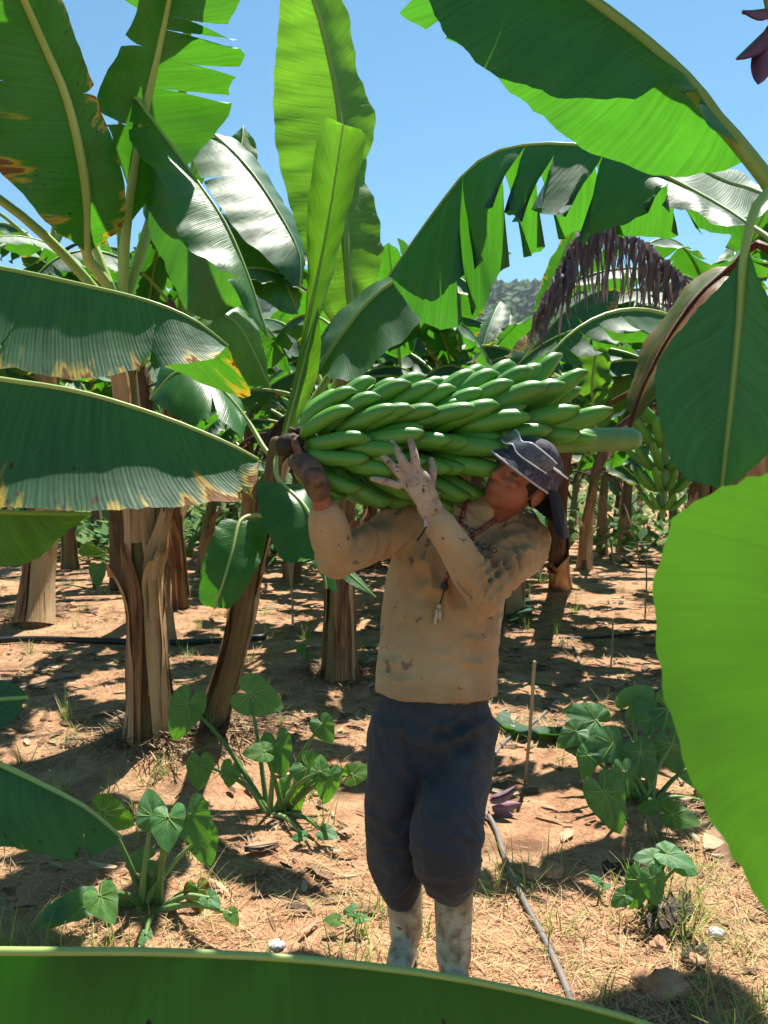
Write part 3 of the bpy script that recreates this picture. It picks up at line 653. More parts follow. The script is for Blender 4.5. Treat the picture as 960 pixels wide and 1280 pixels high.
# --- rows behind
BG = [(520, 772, 2.5), (582, 782, 2.3), (640, 766, 2.5), (862, 806, 2.3), (905, 790, 2.5), (965, 840, 2.3), (200, 806, 2.5), (-70, 810, 2.7), (40, 742, 2.8), (425, 790, 2.5), (640, 700, 2.0), (730, 712, 1.9), (752, 694, 2.0), (668, 712, 1.7), (290, 692, 2.2), (330, 706, 2.0), (560, 690, 2.1), (842, 676, 2.0), (885, 700, 1.9), (945, 735, 2.0), (120, 682, 2.4), (12, 700, 2.6), (-80, 770, 2.8), (480, 690, 2.2), (400, 696, 2.0), (1030, 770, 2.2), (205, 676, 2.4), (610, 676, 2.0), (772, 670, 2.0), (915, 672, 2.2),
      (545, 742, 2.35), (600, 752, 2.3), (255, 716, 1.5), (890, 760, 2.2), (960, 780, 2.4), (500, 722, 2.5), (465, 710, 2.6), (585, 712, 2.6), (900, 708, 2.6), (365, 726, 2.4), (-20, 740, 2.7), (88, 712, 2.6), (150, 735, 2.3), (310, 722, 2.6), (780, 690, 2.4), (935, 690, 2.6), (540, 716, 1.4), (600, 735, 1.3), (680, 668, 2.0), (715, 672, 1.8), (340, 664, 2.2), (60, 664, 2.4), (510, 660, 2.2), (640, 652, 2.2), (745, 652, 2.2), (800, 650, 2.3), (860, 652, 2.2), (430, 655, 2.2), (270, 652, 2.3), (160, 655, 2.4), (960, 690, 2.0)]
rg = random.Random(99)
for i, (px, py, h) in enumerate(BG):
    b = base_of(px, py); d = b.y
    zone = 0 if px < 430 else (1 if px < 700 else 2)
    P_ = empty('banana_plant', b, ('leafy banana plant in the rows far behind the peeling trunk', 'leafy banana plant in the rows far behind the carried bunch', 'leafy banana plant in the rows along the sunny path')[zone], 'banana plant', ('banana plants behind the clearing', 'banana plants behind the bunch', 'banana plants along the path')[zone])
    h = h * rg.uniform(.92, 1.08); lean = rg.uniform(-.25, .25)
    pseudostem(P_, [b, b + Vector((lean * .3, 0, h * .5)), b + Vector((lean, 0, h))], rg.uniform(.10, .14), .07, 100 + i, 5 if d < 17 else 2)
    k_ = rg.randint(8, 10) + (3 if i < 11 else 0); a0 = rg.uniform(0, 6.28)
    for q in range(k_):
        w_ = rg.choice((0, 1, 1, 2, 2, 3, 4, 4, 5, 6, 6)); add_generic(P_, w_, (lean, 0, h - rg.uniform(0, .15)), a0 + q * 6.28 / k_ * 1.618, rg.uniform(.85, 1.2), burn=rg.choice((0, 0, 0, .12, .2)))
    for q in range(rg.randint(2, 4)): add_generic(P_, 7, (lean * .9, 0, h - .2), rg.uniform(0, 6.28), rg.uniform(.6, .9), dry=True)

# ------------------------------------------------------------------ banana bunch
def banana_mat():
    k = NT('green_banana'); u, v, _ = k.uv(); o = k.obj(); rnd = k.objrand()
    nz = k.noise(o, 18, 3); fine = k.noise(k.xyz(k.math('MULTIPLY', u, 14.0), k.math('MULTIPLY', v, 22.0), rnd), 1.0, 4, .7)
    c = k.mix(nz, (.055, .21, .018), (.095, .29, .026))
    c = k.mix(k.math('MULTIPLY', rnd, .5), c, (.045, .155, .025))
    c = k.mix(k.ramp(fine, .68, .74), c, (.05, .06, .02))                       # rub marks
    c = k.mix(k.ramp(v, .190, .203), c, (.10, .14, .03)); c = k.mix(k.ramp(v, .2025, .206), c, (.02, .014, .008))      # dry flower end
    c = k.mix(k.ramp(v, .03, .0), c, (.10, .20, .05))
    return k.done(k.bsdf(c, .38, .5, k.bump(fine, .08, .004)))
M['banana'] = banana_mat()
def banana_mesh(seed, sc_=1.0, flare=0.0, thick=1.0):
    """fruit in its bunch's frame: x along the stalk, z outwards"""
    rg = random.Random(seed)
    pts = [(0, 0, .025), (-.014, 0, .055), (-.006, 0, .090), (.022, 0, .124 + flare * .1), (.058, 0, .150 + flare * .4), (.092, 0, .170 + flare * .8), (.116, 0, .174 + flare * 1.05), (.123, 0, .173 + flare * 1.08)]
    pts = [Vector((p[0] * sc_, rg.uniform(-.003, .003), p[2] * sc_)) for p in pts]
    P = crom(pts, 15)
    prof = [.010, .011, .013, .0175, .0215, .0232, .0240, .0243, .0243, .0240, .0236, .0230, .0220, .0200, .0155, .0085]
    def bumps(s, th): return .075 * abs(math.sin(th * 2.5 + .4)) - .035
    V, F, U = tube_geo(P, [r * thick * sc_ for r in prof], segs=10, ref=(0, 1, 0), bumps=bumps)
    me = bpy.data.meshes.new('banana'); me.from_pydata([tuple(v) for v in V], [], F); uvl = me.uv_layers.new(name='UVMap')
    li = [l.vertex_index for l in me.loops]
    L = U[-1][1]
    for q, i in enumerate(li): uvl.data[q].uv = (U[i][0], U[i][1] / L * .206)
    me.polygons.foreach_set('use_smooth', [True] * len(me.polygons)); me.materials.append(M['banana']); return me
BAN = [banana_mesh(i, s, f, t) for i, (s, f, t) in enumerate([(1, 0, 1.02), (1.02, .006, 1.02), (.94, -.008, 1.04), (1.02, .02, 1.02), (.98, .045, 1.03), (1.04, .07, 1.05)])]
def basis_from(ax, out):
    x = Vector(ax).normalized(); z = Vector(out); z = (z - x * z.dot(x)).normalized(); y = z.cross(x)
    return Matrix((x, y, z)).transposed()
def fill_bunch(parent, p0, p1, hands, seed, spin0=0.0, arc=6.283, stalkname='stalk'):
    """hands: (distance along the stalk, fruit count, scale, flare choice list)"""
    rg = random.Random(seed); ax = (Vector(p1) - Vector(p0)).normalized(); ref = Vector((0, -1, 0)); off = parent_world(parent)
    for (s, cnt, scl, fl) in hands:
        c = Vector(p0) + ax * s
        g = Geo(); V, F, U = tube_geo([c - ax * .016 * scl, c + ax * .004, c + ax * .022 * scl], [.034 * scl, .05 * scl, .036 * scl], segs=14)
        hd = put('banana_hand', V, F, M['stem_green'], parent, uvs=U)
        sp = spin0 + rg.uniform(0, 6)
        for row in (0, 1):
            n_ = cnt if row == 0 else max(4, int(cnt * .6))
            for q in range(n_):
                th = sp + arc * (q + .5 * row + rg.uniform(-.2, .2)) / n_
                B0 = basis_from(ax, ref); Rm = Matrix.Rotation(th, 3, 'X')
                bm_i = rg.choice(fl)
                if s > .5 and (B0 @ Rm @ Vector((0, 0, 1))).z < (-.25 if s < .6 else -.05): continue      # the head and shoulder press here
                o = bpy.data.objects.new('banana', BAN[bm_i]); C.objects.link(o); o.parent = hd
                rs = scl * (1 if row == 0 else .84) * rg.uniform(.94, 1.05)
                tw = Matrix.Rotation(rg.uniform(-.16, .16), 3, 'Z')
                Mx = (B0 @ Rm @ tw).to_4x4() @ Matrix.Diagonal((rs, rs, rs, 1))
                Mx.translation = c + ax * (.035 * row + rg.uniform(-.016, .016)) - off
                o.matrix_basis = Mx
PL = Vector(W(364, 557, 2.20)); PR = Vector(W(788, 549, 2.66)); axb = (PR - PL).normalized()
BU = empty('banana_bunch', (PL + PR) / 2, 'large bunch of green bananas carried across the man\'s shoulder', 'banana bunch')
k = NT('stalk_end'); v_ = k.uv()[1]; nz = k.noise(k.obj(), 25, 4)
M['stalk_end'] = k.done(k.bsdf(k.mix(nz, (.012, .010, .009), (.07, .05, .035)), .8, .2, k.bump(nz, .8, .01)))
k = NT('stalk'); nz = k.noise(k.obj(), 14, 3); M['stalk'] = k.done(k.bsdf(k.mix(k.ramp(nz, .35, .7), (.07, .19, .04), (.12, .24, .07)), .42, .45, k.bump(nz, .1, .01)))
tube('stalk', [PL + axb * .05, PL.lerp(PR, .5), PL.lerp(PR, .85), PR], [.030, .034, .040, .040], M['stalk'], BU, segs=16, n=16)
tube('cut_end', [PL - axb * .012, PL + axb * .035, PL + axb * .06], [.034, .032, .028], M['stalk_end'], BU, segs=14, n=8, bumps=lambda s, t: .12 * math.sin(t * 4 + s * 7))
fill_bunch(BU, PL, PR, [(.052 + .075 * i, 13, .97 + .033 * i, ((0, 2), (0, 1, 2), (0, 1), (0, 1), (0, 1), (0, 1), (1, 3), (1, 3), (3, 3, 4), (3, 4))[i]) for i in range(10)], 4)

# ------------------------------------------------------------------ the man
PE = empty('person', (W(540, 1240, 2.42).x, 2.4, 0), 'man in tan work shirt and dark trousers carrying a banana bunch on his shoulder', 'person')
F_h = Vector((-.64, -.68, .26)).normalized(); U_h = Vector((.46, -.30, .84)); U_h = (U_h - F_h * U_h.dot(F_h)).normalized(); X_h = F_h.cross(U_h)
HB = Matrix((X_h, F_h, U_h)).transposed(); HC = Vector(W(652, 598, 2.28))
def hp(x, y, z): return HC + HB @ Vector((x, y, z))
# joints
shL, elL, wrL = W(655, 672, 2.40), W(603, 742, 2.18), W(541, 640, 2.135)        # arm on the right of the picture
shR, elR, wrR = W(528, 655, 2.42), W(420, 694, 2.24), W(396, 606, 2.10)
neckb, chest, belly, pel = W(606, 640, 2.42), W(582, 690, 2.42), W(555, 790, 2.42), W(541, 890, 2.42)
hipI, kneeI, ankI = W(502, 915, 2.43), W(494, 1045, 2.45), W(507, 1174, 2.56)
hipJ, kneeJ, ankJ = W(580, 915, 2.43), W(560, 1045, 2.33), W(567, 1190, 2.42)
body = Geo()
body.tube([pel - Vector((0, 0, .03)), pel, W(547, 840, 2.42), belly, W(560, 740, 2.42), chest, W(592, 660, 2.42), neckb], [(.15, .10), (.165, .115), (.155, .115), (.15, .12), (.155, .12), (.16, .11), (.12, .085), (.06, .06)], ref=(1, 0, 0), segs=20, n=16)
body.tube([neckb - Vector((.01, 0, .04)), neckb.lerp(hp(0, -.02, -.06), .5), hp(0, -.02, -.03)], [.066, .058, .056], segs=14)
for sh, el, wr in ((shL, elL, wrL), (shR, elR, wrR)):
    body.tube([chest.lerp(sh, .6), sh, sh.lerp(el, .5), el], [.05, .05, .036, .028], n=10, segs=14); body.tube([el, el.lerp(wr, .35), el.lerp(wr, .8), wr, wr + (wr - el).normalized() * .03], [.028, .032, .033, .026, .020], n=12, segs=14)
for h_, k_, a_ in ((hipI, kneeI, ankI), (hipJ, kneeJ, ankJ)):
    body.tube([h_ + Vector((0, 0, .04)), h_.lerp(k_, .5), k_], [.085, .072, .055], n=10, segs=14); body.tube([k_, k_.lerp(a_, .35), a_], [.052, .045, .034], n=10, segs=14)
    body.tube([a_, Vector((a_.x, a_.y - .01, .10)), Vector((a_.x, a_.y - .05, .07))], [.03, .028, .02], n=6)
for c, r in [((0, -.012, .035), (.078, .098, .098)), ((0, .022, -.035), (.066, .075, .075)), ((0, .052, -.083), (.036, .034, .028)), ((0, .035, -.06), (.057, .055, .045)), ((0, .066, .02), (.055, .032, .035)),
             ((.082, -.008, -.012), (.010, .024, .034)), ((-.082, -.008, -.012), (.010, .024, .034)), ((.034, .070, -.02), (.026, .022, .02)), ((-.034, .070, -.02), (.026, .022, .02)), ((0, .085, -.055), (.024, .018, .007)), ((0, .083, -.066), (.022, .018, .008))]:
    body.add(*ellipsoid(hp(*c), r, HB))
body.tube([hp(0, .090, .022), hp(0, .104, -.005), hp(0, .113, -.026)], [.009, .011, .015], segs=10); body.tube([hp(-.015, .095, -.03), hp(.015, .095, -.03)], [.010, .010], segs=8)
body.tube([hp(-.05, .078, .028), hp(0, .094, .030), hp(.05, .078, .028)], [.009, .009, .009], segs=8, n=6)
V, N_, F = remesh(body, .0055, 4)
k = NT('skin'); nz = k.noise(k.obj(), 40, 4); nz2 = k.noise(k.obj(), 7, 3)
M['skin'] = k.done(k.bsdf(k.mix(nz2, (.24, .080, .045), (.32, .12, .07)), .5, .4, k.bump(nz, .12, .004), Subsurface_Weight=.12, Subsurface_Radius=(.02, .008, .004), Subsurface_Scale=.3))
put('body', V, F, M['skin'], PE)
M['eye'] = simple('eye', (.16, .07, .05), .3, .5, .6, 60)
M['brow'] = simple('brow', (.03, .022, .02), .8, .2)
for s in (-1, 1):
    V, F = ellipsoid(hp(s * .032, .0835, .006), (.0145, .009, .007), HB, 12, 8); put('eye', V, F, M['eye'], PE)
    tube('eyebrow', [hp(s * .016, .0985, .026), hp(s * .032, .0965, .031), hp(s * .05, .083, .027)], [(.003, .004), (.003, .005), (.002, .003)], M['brow'], PE, segs=8, n=8)
M['hair'] = simple('hair', (.018, .015, .014), .7, .3, .5, 90, .6)
V, F = ellipsoid(hp(0, -.022, .02), (.083, .096, .088), HB, 18, 12); put('hair', V, F, M['hair'], PE)

# cloth helper: union of tubes, then folds pressed into the surface
def cloth(name, geo, voxel, mat, folds, amp=.004, smooth=5, parent=PE, ztop=None):
    V, N_, F = remesh(geo, voxel, smooth)
    V = V.copy()
    for i in range(len(V)):
        p = Vector(V[i]); d = amp * (1.2 * mnoise.noise(Vector((p.x * 8, p.y * 8, p.z * 5))) - 1.3 * abs(mnoise.noise(Vector((p.x * 13 + p.z * 6, p.y * 10, p.z * 9)))) + .5)
        for (c, ax, rad, freq, a, ph) in folds:
            w = math.exp(-((p - c).length / rad) ** 2)
            if w > .02:
                x = (p - c).dot(ax) * freq * .55 + ph + 2.6 * mnoise.noise(p * 7 + c) + 1.2 * mnoise.noise(p * 17)
                d += (1.5 + .9 * (name == 'shirt')) * a * w * (1 - 2 * abs(math.sin(x)) ** .8) * (.25 + 2.2 * abs(mnoise.noise(p * 9 + Vector((5, 1, 2)))))
        if ztop is not None: d *= min(1, max(0, (ztop - p.z) / .14))
        V[i] = V[i] + N_[i] * d
    return put(name, V, F, mat, parent)
def shirt_mat():
    k = NT('shirt_cloth'); o = k.obj()
    nz = k.noise(o, 4, 4, .6); fine = k.noise(o, 420, 2); blot = k.noise(o, 13, 3, .5); blot2 = k.noise(o, 26, 4, .6)
    z = k.n('SeparateXYZ'); k.t.links.new(o, z.inputs[0])
    c = k.mix(k.ramp(nz, .35, .68), (.45, .35, .22), (.34, .215, .11))
    c = k.mix(k.math('MULTIPLY', k.ramp(k.noise(o, 2.6, 3), .47, .62), .7), c, (.34, .185, .08))      # ingrained red soil
    c = k.mix(k.math('MULTIPLY', k.ramp(blot2, .655, .69), .75), c, (.07, .055, .045)); c = k.mix(k.math('MULTIPLY', k.ramp(blot, .665, .69), .75), c, (.10, .09, .085))
    return k.done(k.bsdf(c, .85, .2, k.bump(k.math('ADD', fine, k.math('MULTIPLY', blot2, 2.0)), .25, .004), Sheen_Weight=.15))
M['shirt'] = shirt_mat()
sh = Geo()
sh.tube([W(545, 864, 2.42), W(546, 840, 2.42), W(549, 800, 2.42), W(553, 760, 2.42), W(559, 725, 2.42), W(568, 695, 2.42), W(578, 670, 2.42), W(590, 648, 2.42), W(600, 632, 2.41)],
        [(.192, .150), (.191, .152), (.186, .158), (.187, .160), (.187, .155), (.188, .148), (.182, .138), (.145, .11), (.085, .085)], ref=(1, 0, 0), segs=28, n=20, dome=.12)
sh.tube([neckb - Vector((.02, 0, .03)), neckb.lerp(hp(0, -.02, -.06), .3)], [.085, .076], segs=16)
sh.tube([W(600, 655, 2.42), shL + Vector((-.01, 0, .0)), W(650, 690, 2.33), shL.lerp(elL, .6), elL + Vector((.004, 0, -.01))], [(.085, .085), (.088, .088), .078, .070, .056], n=14, segs=18)
sh.tube([elL + Vector((.006, 0, -.012)), elL.lerp(wrL, .3), elL.lerp(wrL, .65), elL.lerp(wrL, .87)], [.057, .060, .050, .042], n=12, segs=18)
sh.tube([W(578, 655, 2.42), shR, shR.lerp(elR, .5), elR + Vector((.0, 0, -.012))], [(.08, .085), .078, .062, .055], n=14, segs=18)
sh.tube([elR + Vector((.0, 0, -.014)), elR.lerp(wrR, .4), elR.lerp(wrR, .55)], [.056, .057, .052], n=12, segs=18)
uaL = (elL - shL).normalized(); uaR = (elR - shR).normalized(); faL = (wrL - elL).normalized(); faR = (wrR - elR).normalized(); ZZ = Vector((0, 0, 1)); XX = Vector((1, 0, 0))
shirt = cloth('shirt', sh, .0058, M['shirt'], [
    (W(628, 715, 2.2), (uaL + faL * .2).normalized(), .085, 150, .010, 0), (elL + Vector((.02, 0, .03)), faL, .06, 170, .007, 1), (W(640, 660, 2.3), (XX - ZZ * .8).normalized(), .10, 90, .007, .5),
    (shR.lerp(elR, .5), (uaR + Vector((0, 0, .9))).normalized(), .10, 100, .007, 0), (elR, faR, .06, 140, .007, 2), (W(600, 835, 2.28), (ZZ + XX * .35).normalized(), .10, 75, .005, 0),
    (W(500, 840, 2.35), (ZZ - XX * .5).normalized(), .07, 110, .006, 1), (W(610, 785, 2.28), (ZZ - XX * .6).normalized(), .09, 70, .005, 0), (W(545, 720, 2.28), (ZZ * .5 + XX).normalized(), .13, 50, .005, 1), (W(580, 640, 2.3), (XX * .6 + ZZ).normalized(), .07, 100, .006, 0)], .004)
# trousers
k = NT('trouser_cloth'); o = k.obj(); nz = k.noise(o, 5, 4, .6); fine = k.noise(o, 380, 2); dirt = k.noise(o, 9, 5, .7)
c = k.mix(nz, (.030, .035, .046), (.050, .056, .070)); c = k.mix(k.math('MULTIPLY', k.ramp(dirt, .56, .75), .5), c, (.10, .075, .05))
M['trousers'] = k.done(k.bsdf(c, .8, .25, k.bump(fine, .2, .003), Sheen_Weight=.08))
tr = Geo()
tr.tube([W(546, 845, 2.42), W(544, 872, 2.42), W(541, 905, 2.42), W(540, 935, 2.42)], [(.145, .100), (.168, .118), (.196, .136), (.165, .11)], ref=(1, 0, 0), segs=26, n=10)
tr.tube([W(504, 900, 2.42), W(497, 960, 2.42), W(494, 1030, 2.44), W(495, 1065, 2.46), W(497, 1092, 2.48), W(503, 1112, 2.51)], [(.102, .115), (.098, .11), (.094, .102), (.094, .108), (.090, .106), (.058, .075)], ref=(1, 0, 0), segs=22, n=18, dome=.35)
tr.tube([W(580, 900, 2.42), W(574, 960, 2.38), W(562, 1020, 2.29), W(558, 1050, 2.27), W(560, 1082, 2.31), W(566, 1106, 2.38)], [(.106, .118), (.096, .108), (.104, .112), (.106, .114), (.094, .108), (.056, .070)], ref=(1, 0, 0), segs=22, n=18, dome=.35)
trousers = cloth('trousers', tr, .0065, M['trousers'], [
    (W(530, 935, 2.28), (ZZ + XX * .8).normalized(), .10, 75, .016, 0), (W(585, 925, 2.28), (ZZ - XX * .7).normalized(), .10, 75, .014, 0), (W(560, 1080, 2.25), (ZZ + XX * .2).normalized(), .07, 95, .010, 1), (W(575, 1040, 2.24), (ZZ + XX * .4).normalized(), .08, 70, .010, .3),
    (W(495, 1095, 2.33), (ZZ - XX * .3).normalized(), .08, 95, .010, 0), (W(490, 1040, 2.33), (ZZ + XX * .3).normalized(), .09, 60, .007, 2), (W(585, 880, 2.28), (XX + ZZ * .2).normalized(), .08, 120, .005, 0), (W(500, 880, 2.28), (XX + ZZ * .1).normalized(), .08, 110, .005, 0)], .009, 3, ztop=W(541, 868, 2.3).z)
# rubber boots
k = NT('boot_rubber'); o = k.obj(); nz = k.noise(o, 7, 5, .65); nz2 = k.noise(o, 30, 4, .6)
c = k.mix(k.ramp(nz, .40, .58), (.55, .49, .38), (.33, .22, .13)); c = k.mix(k.math('MULTIPLY', k.ramp(nz2, .48, .64), .8), c, (.20, .13, .08))
M['boot'] = k.done(k.bsdf(c, .5, .4, k.bump(nz2, .3, .006))); M['sole'] = simple('boot_sole', (.16, .12, .09), .8, .2)
for a_, top_, dx in ((ankI, W(504, 1090, 2.51), -.04), (ankJ, W(567, 1098, 2.38), .01)):
    gb = Geo(); ft = Vector((a_.x + dx, a_.y - .19, .045)); hl = Vector((a_.x, a_.y + .045, .055))
    gb.tube([top_, top_.lerp(a_, .5), Vector((a_.x, a_.y, .16)), Vector((a_.x, a_.y, .10))], [.062, .060, .056, .055], n=10, segs=18)
    gb.tube([hl, Vector((a_.x + dx * .4, a_.y - .07, .06)), ft], [(.044, .046), (.048, .046), (.043, .036)], n=8, segs=16, ref=(0, 0, 1))
    V, N_, F = remesh(gb, .006, 5)
    bt = put('boot', V, F, M['boot'], PE)
    V, F, U = tube_geo([Vector((hl.x, hl.y + .005, .014)), Vector((a_.x + dx * .4, a_.y - .07, .014)), Vector((ft.x, ft.y - .01, .014))], [(.013, .046), (.013, .052), (.013, .042)], segs=14, n=8, ref=(0, 0, 1)); put('sole', V, F, M['sole'], bt, uvs=U)
# work gloves
k = NT('glove_knit'); o = k.obj(); nz = k.noise(o, 28, 4, .65); sp = k.noise(o, 75, 3, .6); fine = k.noise(o, 500, 2)
c = k.mix(k.ramp(nz, .4, .65), (.44, .34, .27), (.28, .185, .13)); c = k.mix(k.ramp(sp, .61, .68), c, (.09, .065, .055))
M['glove'] = k.done(k.bsdf(c, .9, .15, k.bump(fine, .4, .004)))
k = NT('glove_soiled'); o = k.obj(); nz = k.noise(o, 28, 4, .65); M['glove_dark'] = k.done(k.bsdf(k.mix(k.ramp(nz, .4, .65), (.17, .10, .07), (.06, .04, .03)), .9, .15, k.bump(nz, .5, .004)))
hd = 2.118
gl = Geo()
fing = [[(521, 588, 0), (519, 576, -.004), (516, 560, .004), (512, 547, .018)], [(511, 589, 0), (504, 577, -.006), (496, 564, .004), (490, 553, .018)], [(503, 596, 0), (494, 586, -.006), (485, 576, .002), (477, 568, .016)], [(499, 607, 0), (489, 604, -.004), (477, 601, .004), (465, 598, .018)]]
for f, r in zip(fing, (.0115, .0118, .0113, .0102)):
    gl.tube([W(a, b, hd + dz) for a, b, dz in f], [r * 1.1, r * 1.08, r, r * .82], n=9, segs=12)
gl.tube([W(536, 618, hd + .01), W(538, 602, hd + .018), W(541, 588, hd + .03), W(539, 575, hd + .042)], [.017, .015, .013, .010], n=9, segs=12)
gl.tube([W(541, 640, hd + .012), W(534, 625, hd + .006), W(524, 607, hd), W(512, 592, hd + .002)], [(.030, .022), (.034, .021), (.041, .018), (.036, .013)], n=10, segs=18, ref=tuple((W(530, 590, hd) - W(500, 612, hd)).normalized()))
V, N_, F = remesh(gl, .0034, 3)
glove = put('glove', V, F, M['glove'], PE)
V, F, U = tube_geo([wrL + faL * -.012, wrL + faL * .012, wrL + faL * .028], [(.032, .028), (.034, .029), (.034, .027)], segs=18, n=6, ref=(1, 0, 0), bumps=lambda s, t: .05 * math.sin(t * 22)); put('cuff', V, F, M['glove'], glove, uvs=U)
g2 = Geo()                                              # hand under the cut end of the stalk
hc = PL + axb * .035
g2.tube([wrR, W(391, 594, 2.11), W(383, 582, 2.13), W(376, 572, 2.17)], [.033, (.036, .026), (.042, .024), (.038, .018)], n=10, segs=16, ref=(1, 0, 0))
for q in range(4):
    o_ = PL + axb * (-.002 + .024 * q)
    g2.tube([o_ + Vector((.004, .0, -.052)), o_ + Vector((0, .040, -.030)), o_ + Vector((0, .048, .006)), o_ + Vector((0, .030, .038)), o_ + Vector((0, .008, .046))], [.013, .0125, .012, .011, .009], n=10, segs=10)
g2.tube([PL + Vector((.045, -.02, -.055)), PL + Vector((.03, -.045, -.03)), PL + Vector((.018, -.050, .0)), PL + Vector((.012, -.042, .022))], [.016, .014, .0125, .010], n=9, segs=10)
V, N_, F = remesh(g2, .0036, 3); g2o = put('glove', V, F, M['glove_dark'], PE)
V, F, U = tube_geo([wrR - faR * .02, wrR + faR * .02], [.033, .032], segs=16, n=4); put('cuff', V, F, M['glove_dark'], g2o, uvs=U)
# cap with neck flap
k = NT('camouflage'); o = k.obj(); a = k.noise(o, 17, 3, .6); b = k.noise(o, 34, 2)
c = k.colramp(a, [(.40, (.035, .028, .045)), (.47, (.10, .085, .115)), (.55, (.04, .035, .05)), (.62, (.20, .17, .20))])
c = k.mix(k.ramp(b, .56, .6), c, (.05, .04, .06)); M['cap'] = k.done(k.bsdf(c, .8, .2, k.bump(k.noise(o, 300, 2), .3, .003)))
M['trim'] = simple('cap_trim', (.45, .42, .44), .7, .2, .2)
M['flap'] = simple('cap_flap', (.012, .013, .022), .85, .2, .4, 30)
capV = []; capF = []; nu, nv = 28, 9
for i in range(nv + 1):
    ph = math.pi / 2 * i / nv
    for j in range(nu):
        th = 2 * math.pi * j / nu; r = math.cos(ph) ** .7
        capV.append(hp(.090 * r * math.cos(th), -.008 + .110 * r * math.sin(th), .043 + .090 * math.sin(ph) ** .9 - .018 * (math.sin(th) < 0) * math.sin(th) ** 2 * (1 - i / nv) - .01 * math.sin(ph * 2) * (.3 + math.sin(th * 2))))
for i in range(nv):
    for j in range(nu): a_ = i * nu + j; b_ = i * nu + (j + 1) % nu; capF.append((a_, b_, b_ + nu, a_ + nu))
cap = put('cap', capV, capF, M['cap'], PE)
V = []; F = []; bn = 26; bo = []
for j in range(bn + 1):
    th = math.radians(-22 + 224 * j / bn); fr = max(0, math.sin(th)); w = .015 + .034 * fr ** .8
    for q in range(5):
        t = q / 4; rx = .090 + w * t * .75; ry = .110 + w * t
        V.append(hp(rx * math.cos(th), -.008 + ry * math.sin(th), .047 - .026 * t * t * (1 - .4 * fr) - .010 * t + .004))
    bo.append(V[-1])
for j in range(bn):
    for q in range(4): a_ = j * 5 + q; F.append((a_, a_ + 1, a_ + 6, a_ + 5))
n0 = len(V); V += [v - HB @ Vector((0, 0, .004)) for v in V]; F += [tuple(x + n0 for x in f[::-1]) for f in F]
put('brim', V, F, M['cap'], cap); tube('brim_piping', bo, [.0032, .0032], M['trim'], cap, segs=8, n=40)
V = []; F = []; 
for j in range(17):
    th = math.radians(168 + 204 * j / 16)
    for q in range(9):
        t = q / 8; c0 = hp(.093 * math.cos(th), -.010 + .112 * math.sin(th), .035); dn = (Vector((0.02, .02, -1)) * t * .14)
        out = HB @ Vector((math.cos(th), math.sin(th), 0)); V.append(c0 + dn + out * (.010 * t + .012 * math.sin(j * 1.7) * t) + Vector((.02 * t, 0, 0)))
for j in range(16):
    for q in range(8): a_ = j * 9 + q; F.append((a_, a_ + 1, a_ + 10, a_ + 9))
put('neck_flap', V, F, M['flap'], cap)
# clear safety glasses pushed up on the cap
GLS = empty('safety_glasses', hp(0, .12, .06), 'clear plastic safety glasses pushed up on the cap', 'glasses')
k = NT('clear_lens'); gls = k.bsdf((.22, .24, .28), .05, .9); trn = k.n('BsdfTransparent'); fz = k.n('LayerWeight'); fz.inputs[0].default_value = .35
mx = k.n('MixShader'); k.t.links.new(k.math('ADD', k.math('MULTIPLY', fz.outputs[1], .45), .10), mx.inputs[0]); k.t.links.new(trn.outputs[0], mx.inputs[1]); k.t.links.new(gls, mx.inputs[2]); M['lens'] = k.done(mx.outputs[0])
k = NT('lens_rim'); M['rim'] = k.done(k.bsdf((.72, .74, .80), .2, .6))
V = []; F = []; rim_t = []; rim_b = []
for j in range(25):
    u = j / 24 * 2 - 1; th = math.pi / 2 + u * 1.15
    hgt = .046 - .014 * math.exp(-(u / .16) ** 2) - .008 * abs(u) ** 3
    for q in range(6):
        t = q / 5; z = .062 + (t * hgt) + .012 * math.exp(-(u / .16) ** 2) * (1 - t)
        V.append(hp((.104 + .006 * math.sin(t * 3)) * math.cos(th), -.004 + (.134 - .026 * t) * math.sin(th), z))
    rim_b.append(V[-6]); rim_t.append(V[-1])
for j in range(24):
    for q in range(5): a_ = j * 6 + q; F.append((a_, a_ + 1, a_ + 7, a_ + 6))
n0 = len(V); V += [v + HB @ Vector((0, .0015, .0015)) for v in V]; F += [tuple(x + n0 for x in f[::-1]) for f in F]
ln = put('lens', V, F, M['lens'], GLS); tube('rim', rim_t, [.0022, .0022], M['rim'], GLS, segs=6, n=40); tube('rim', rim_b, [.0020, .0020], M['rim'], GLS, segs=6, n=40)
for s, e in ((0, 0), (24, 1)):
    p = V[s * 6 + 3]; sx = 1 if e == 0 else -1
    tube('temple', [p, hp(sx * .100, .0, .082), hp(sx * .097, -.05, .078)], [(.004, .0015), (.004, .0015), (.003, .0015)], M['rim'], GLS, segs=6, n=8)

# things laid on the shirt: find the cloth with a ray, keep a few millimetres proud
bpy.context.view_layer.update()
def bvh_of(o):
    me = o.data; off = parent_world(o)
    return BVHTree.FromPolygons([v.co + off for v in me.vertices], [tuple(p.vertices) for p in me.polygons])
bS = bvh_of(shirt)
def on_shirt(px, py, lift=.004, dflt=2.26):
    o_ = CAMP.copy(); rd = ray(px, py); last = None
    for _ in range(6):                                   # past the raised forearm, on to the chest
        hit = bS.ray_cast(o_, rd)
        if hit[0] is None: break
        if hit[1].dot(rd) < 0: last = hit[0]
        if hit[1].dot(rd) < 0 and hit[0].y > 2.225: break
        o_ = hit[0] + rd * .002
    return W(px, py, dflt) if last is None else last - rd * lift
k = NT('lanyard'); M['lanyard'] = k.done(k.bsdf(k.mix(k.ramp(k.noise(k.obj(), 130, 2), .5, .56), (.16, .022, .022), (.30, .12, .11)), .7, .3))
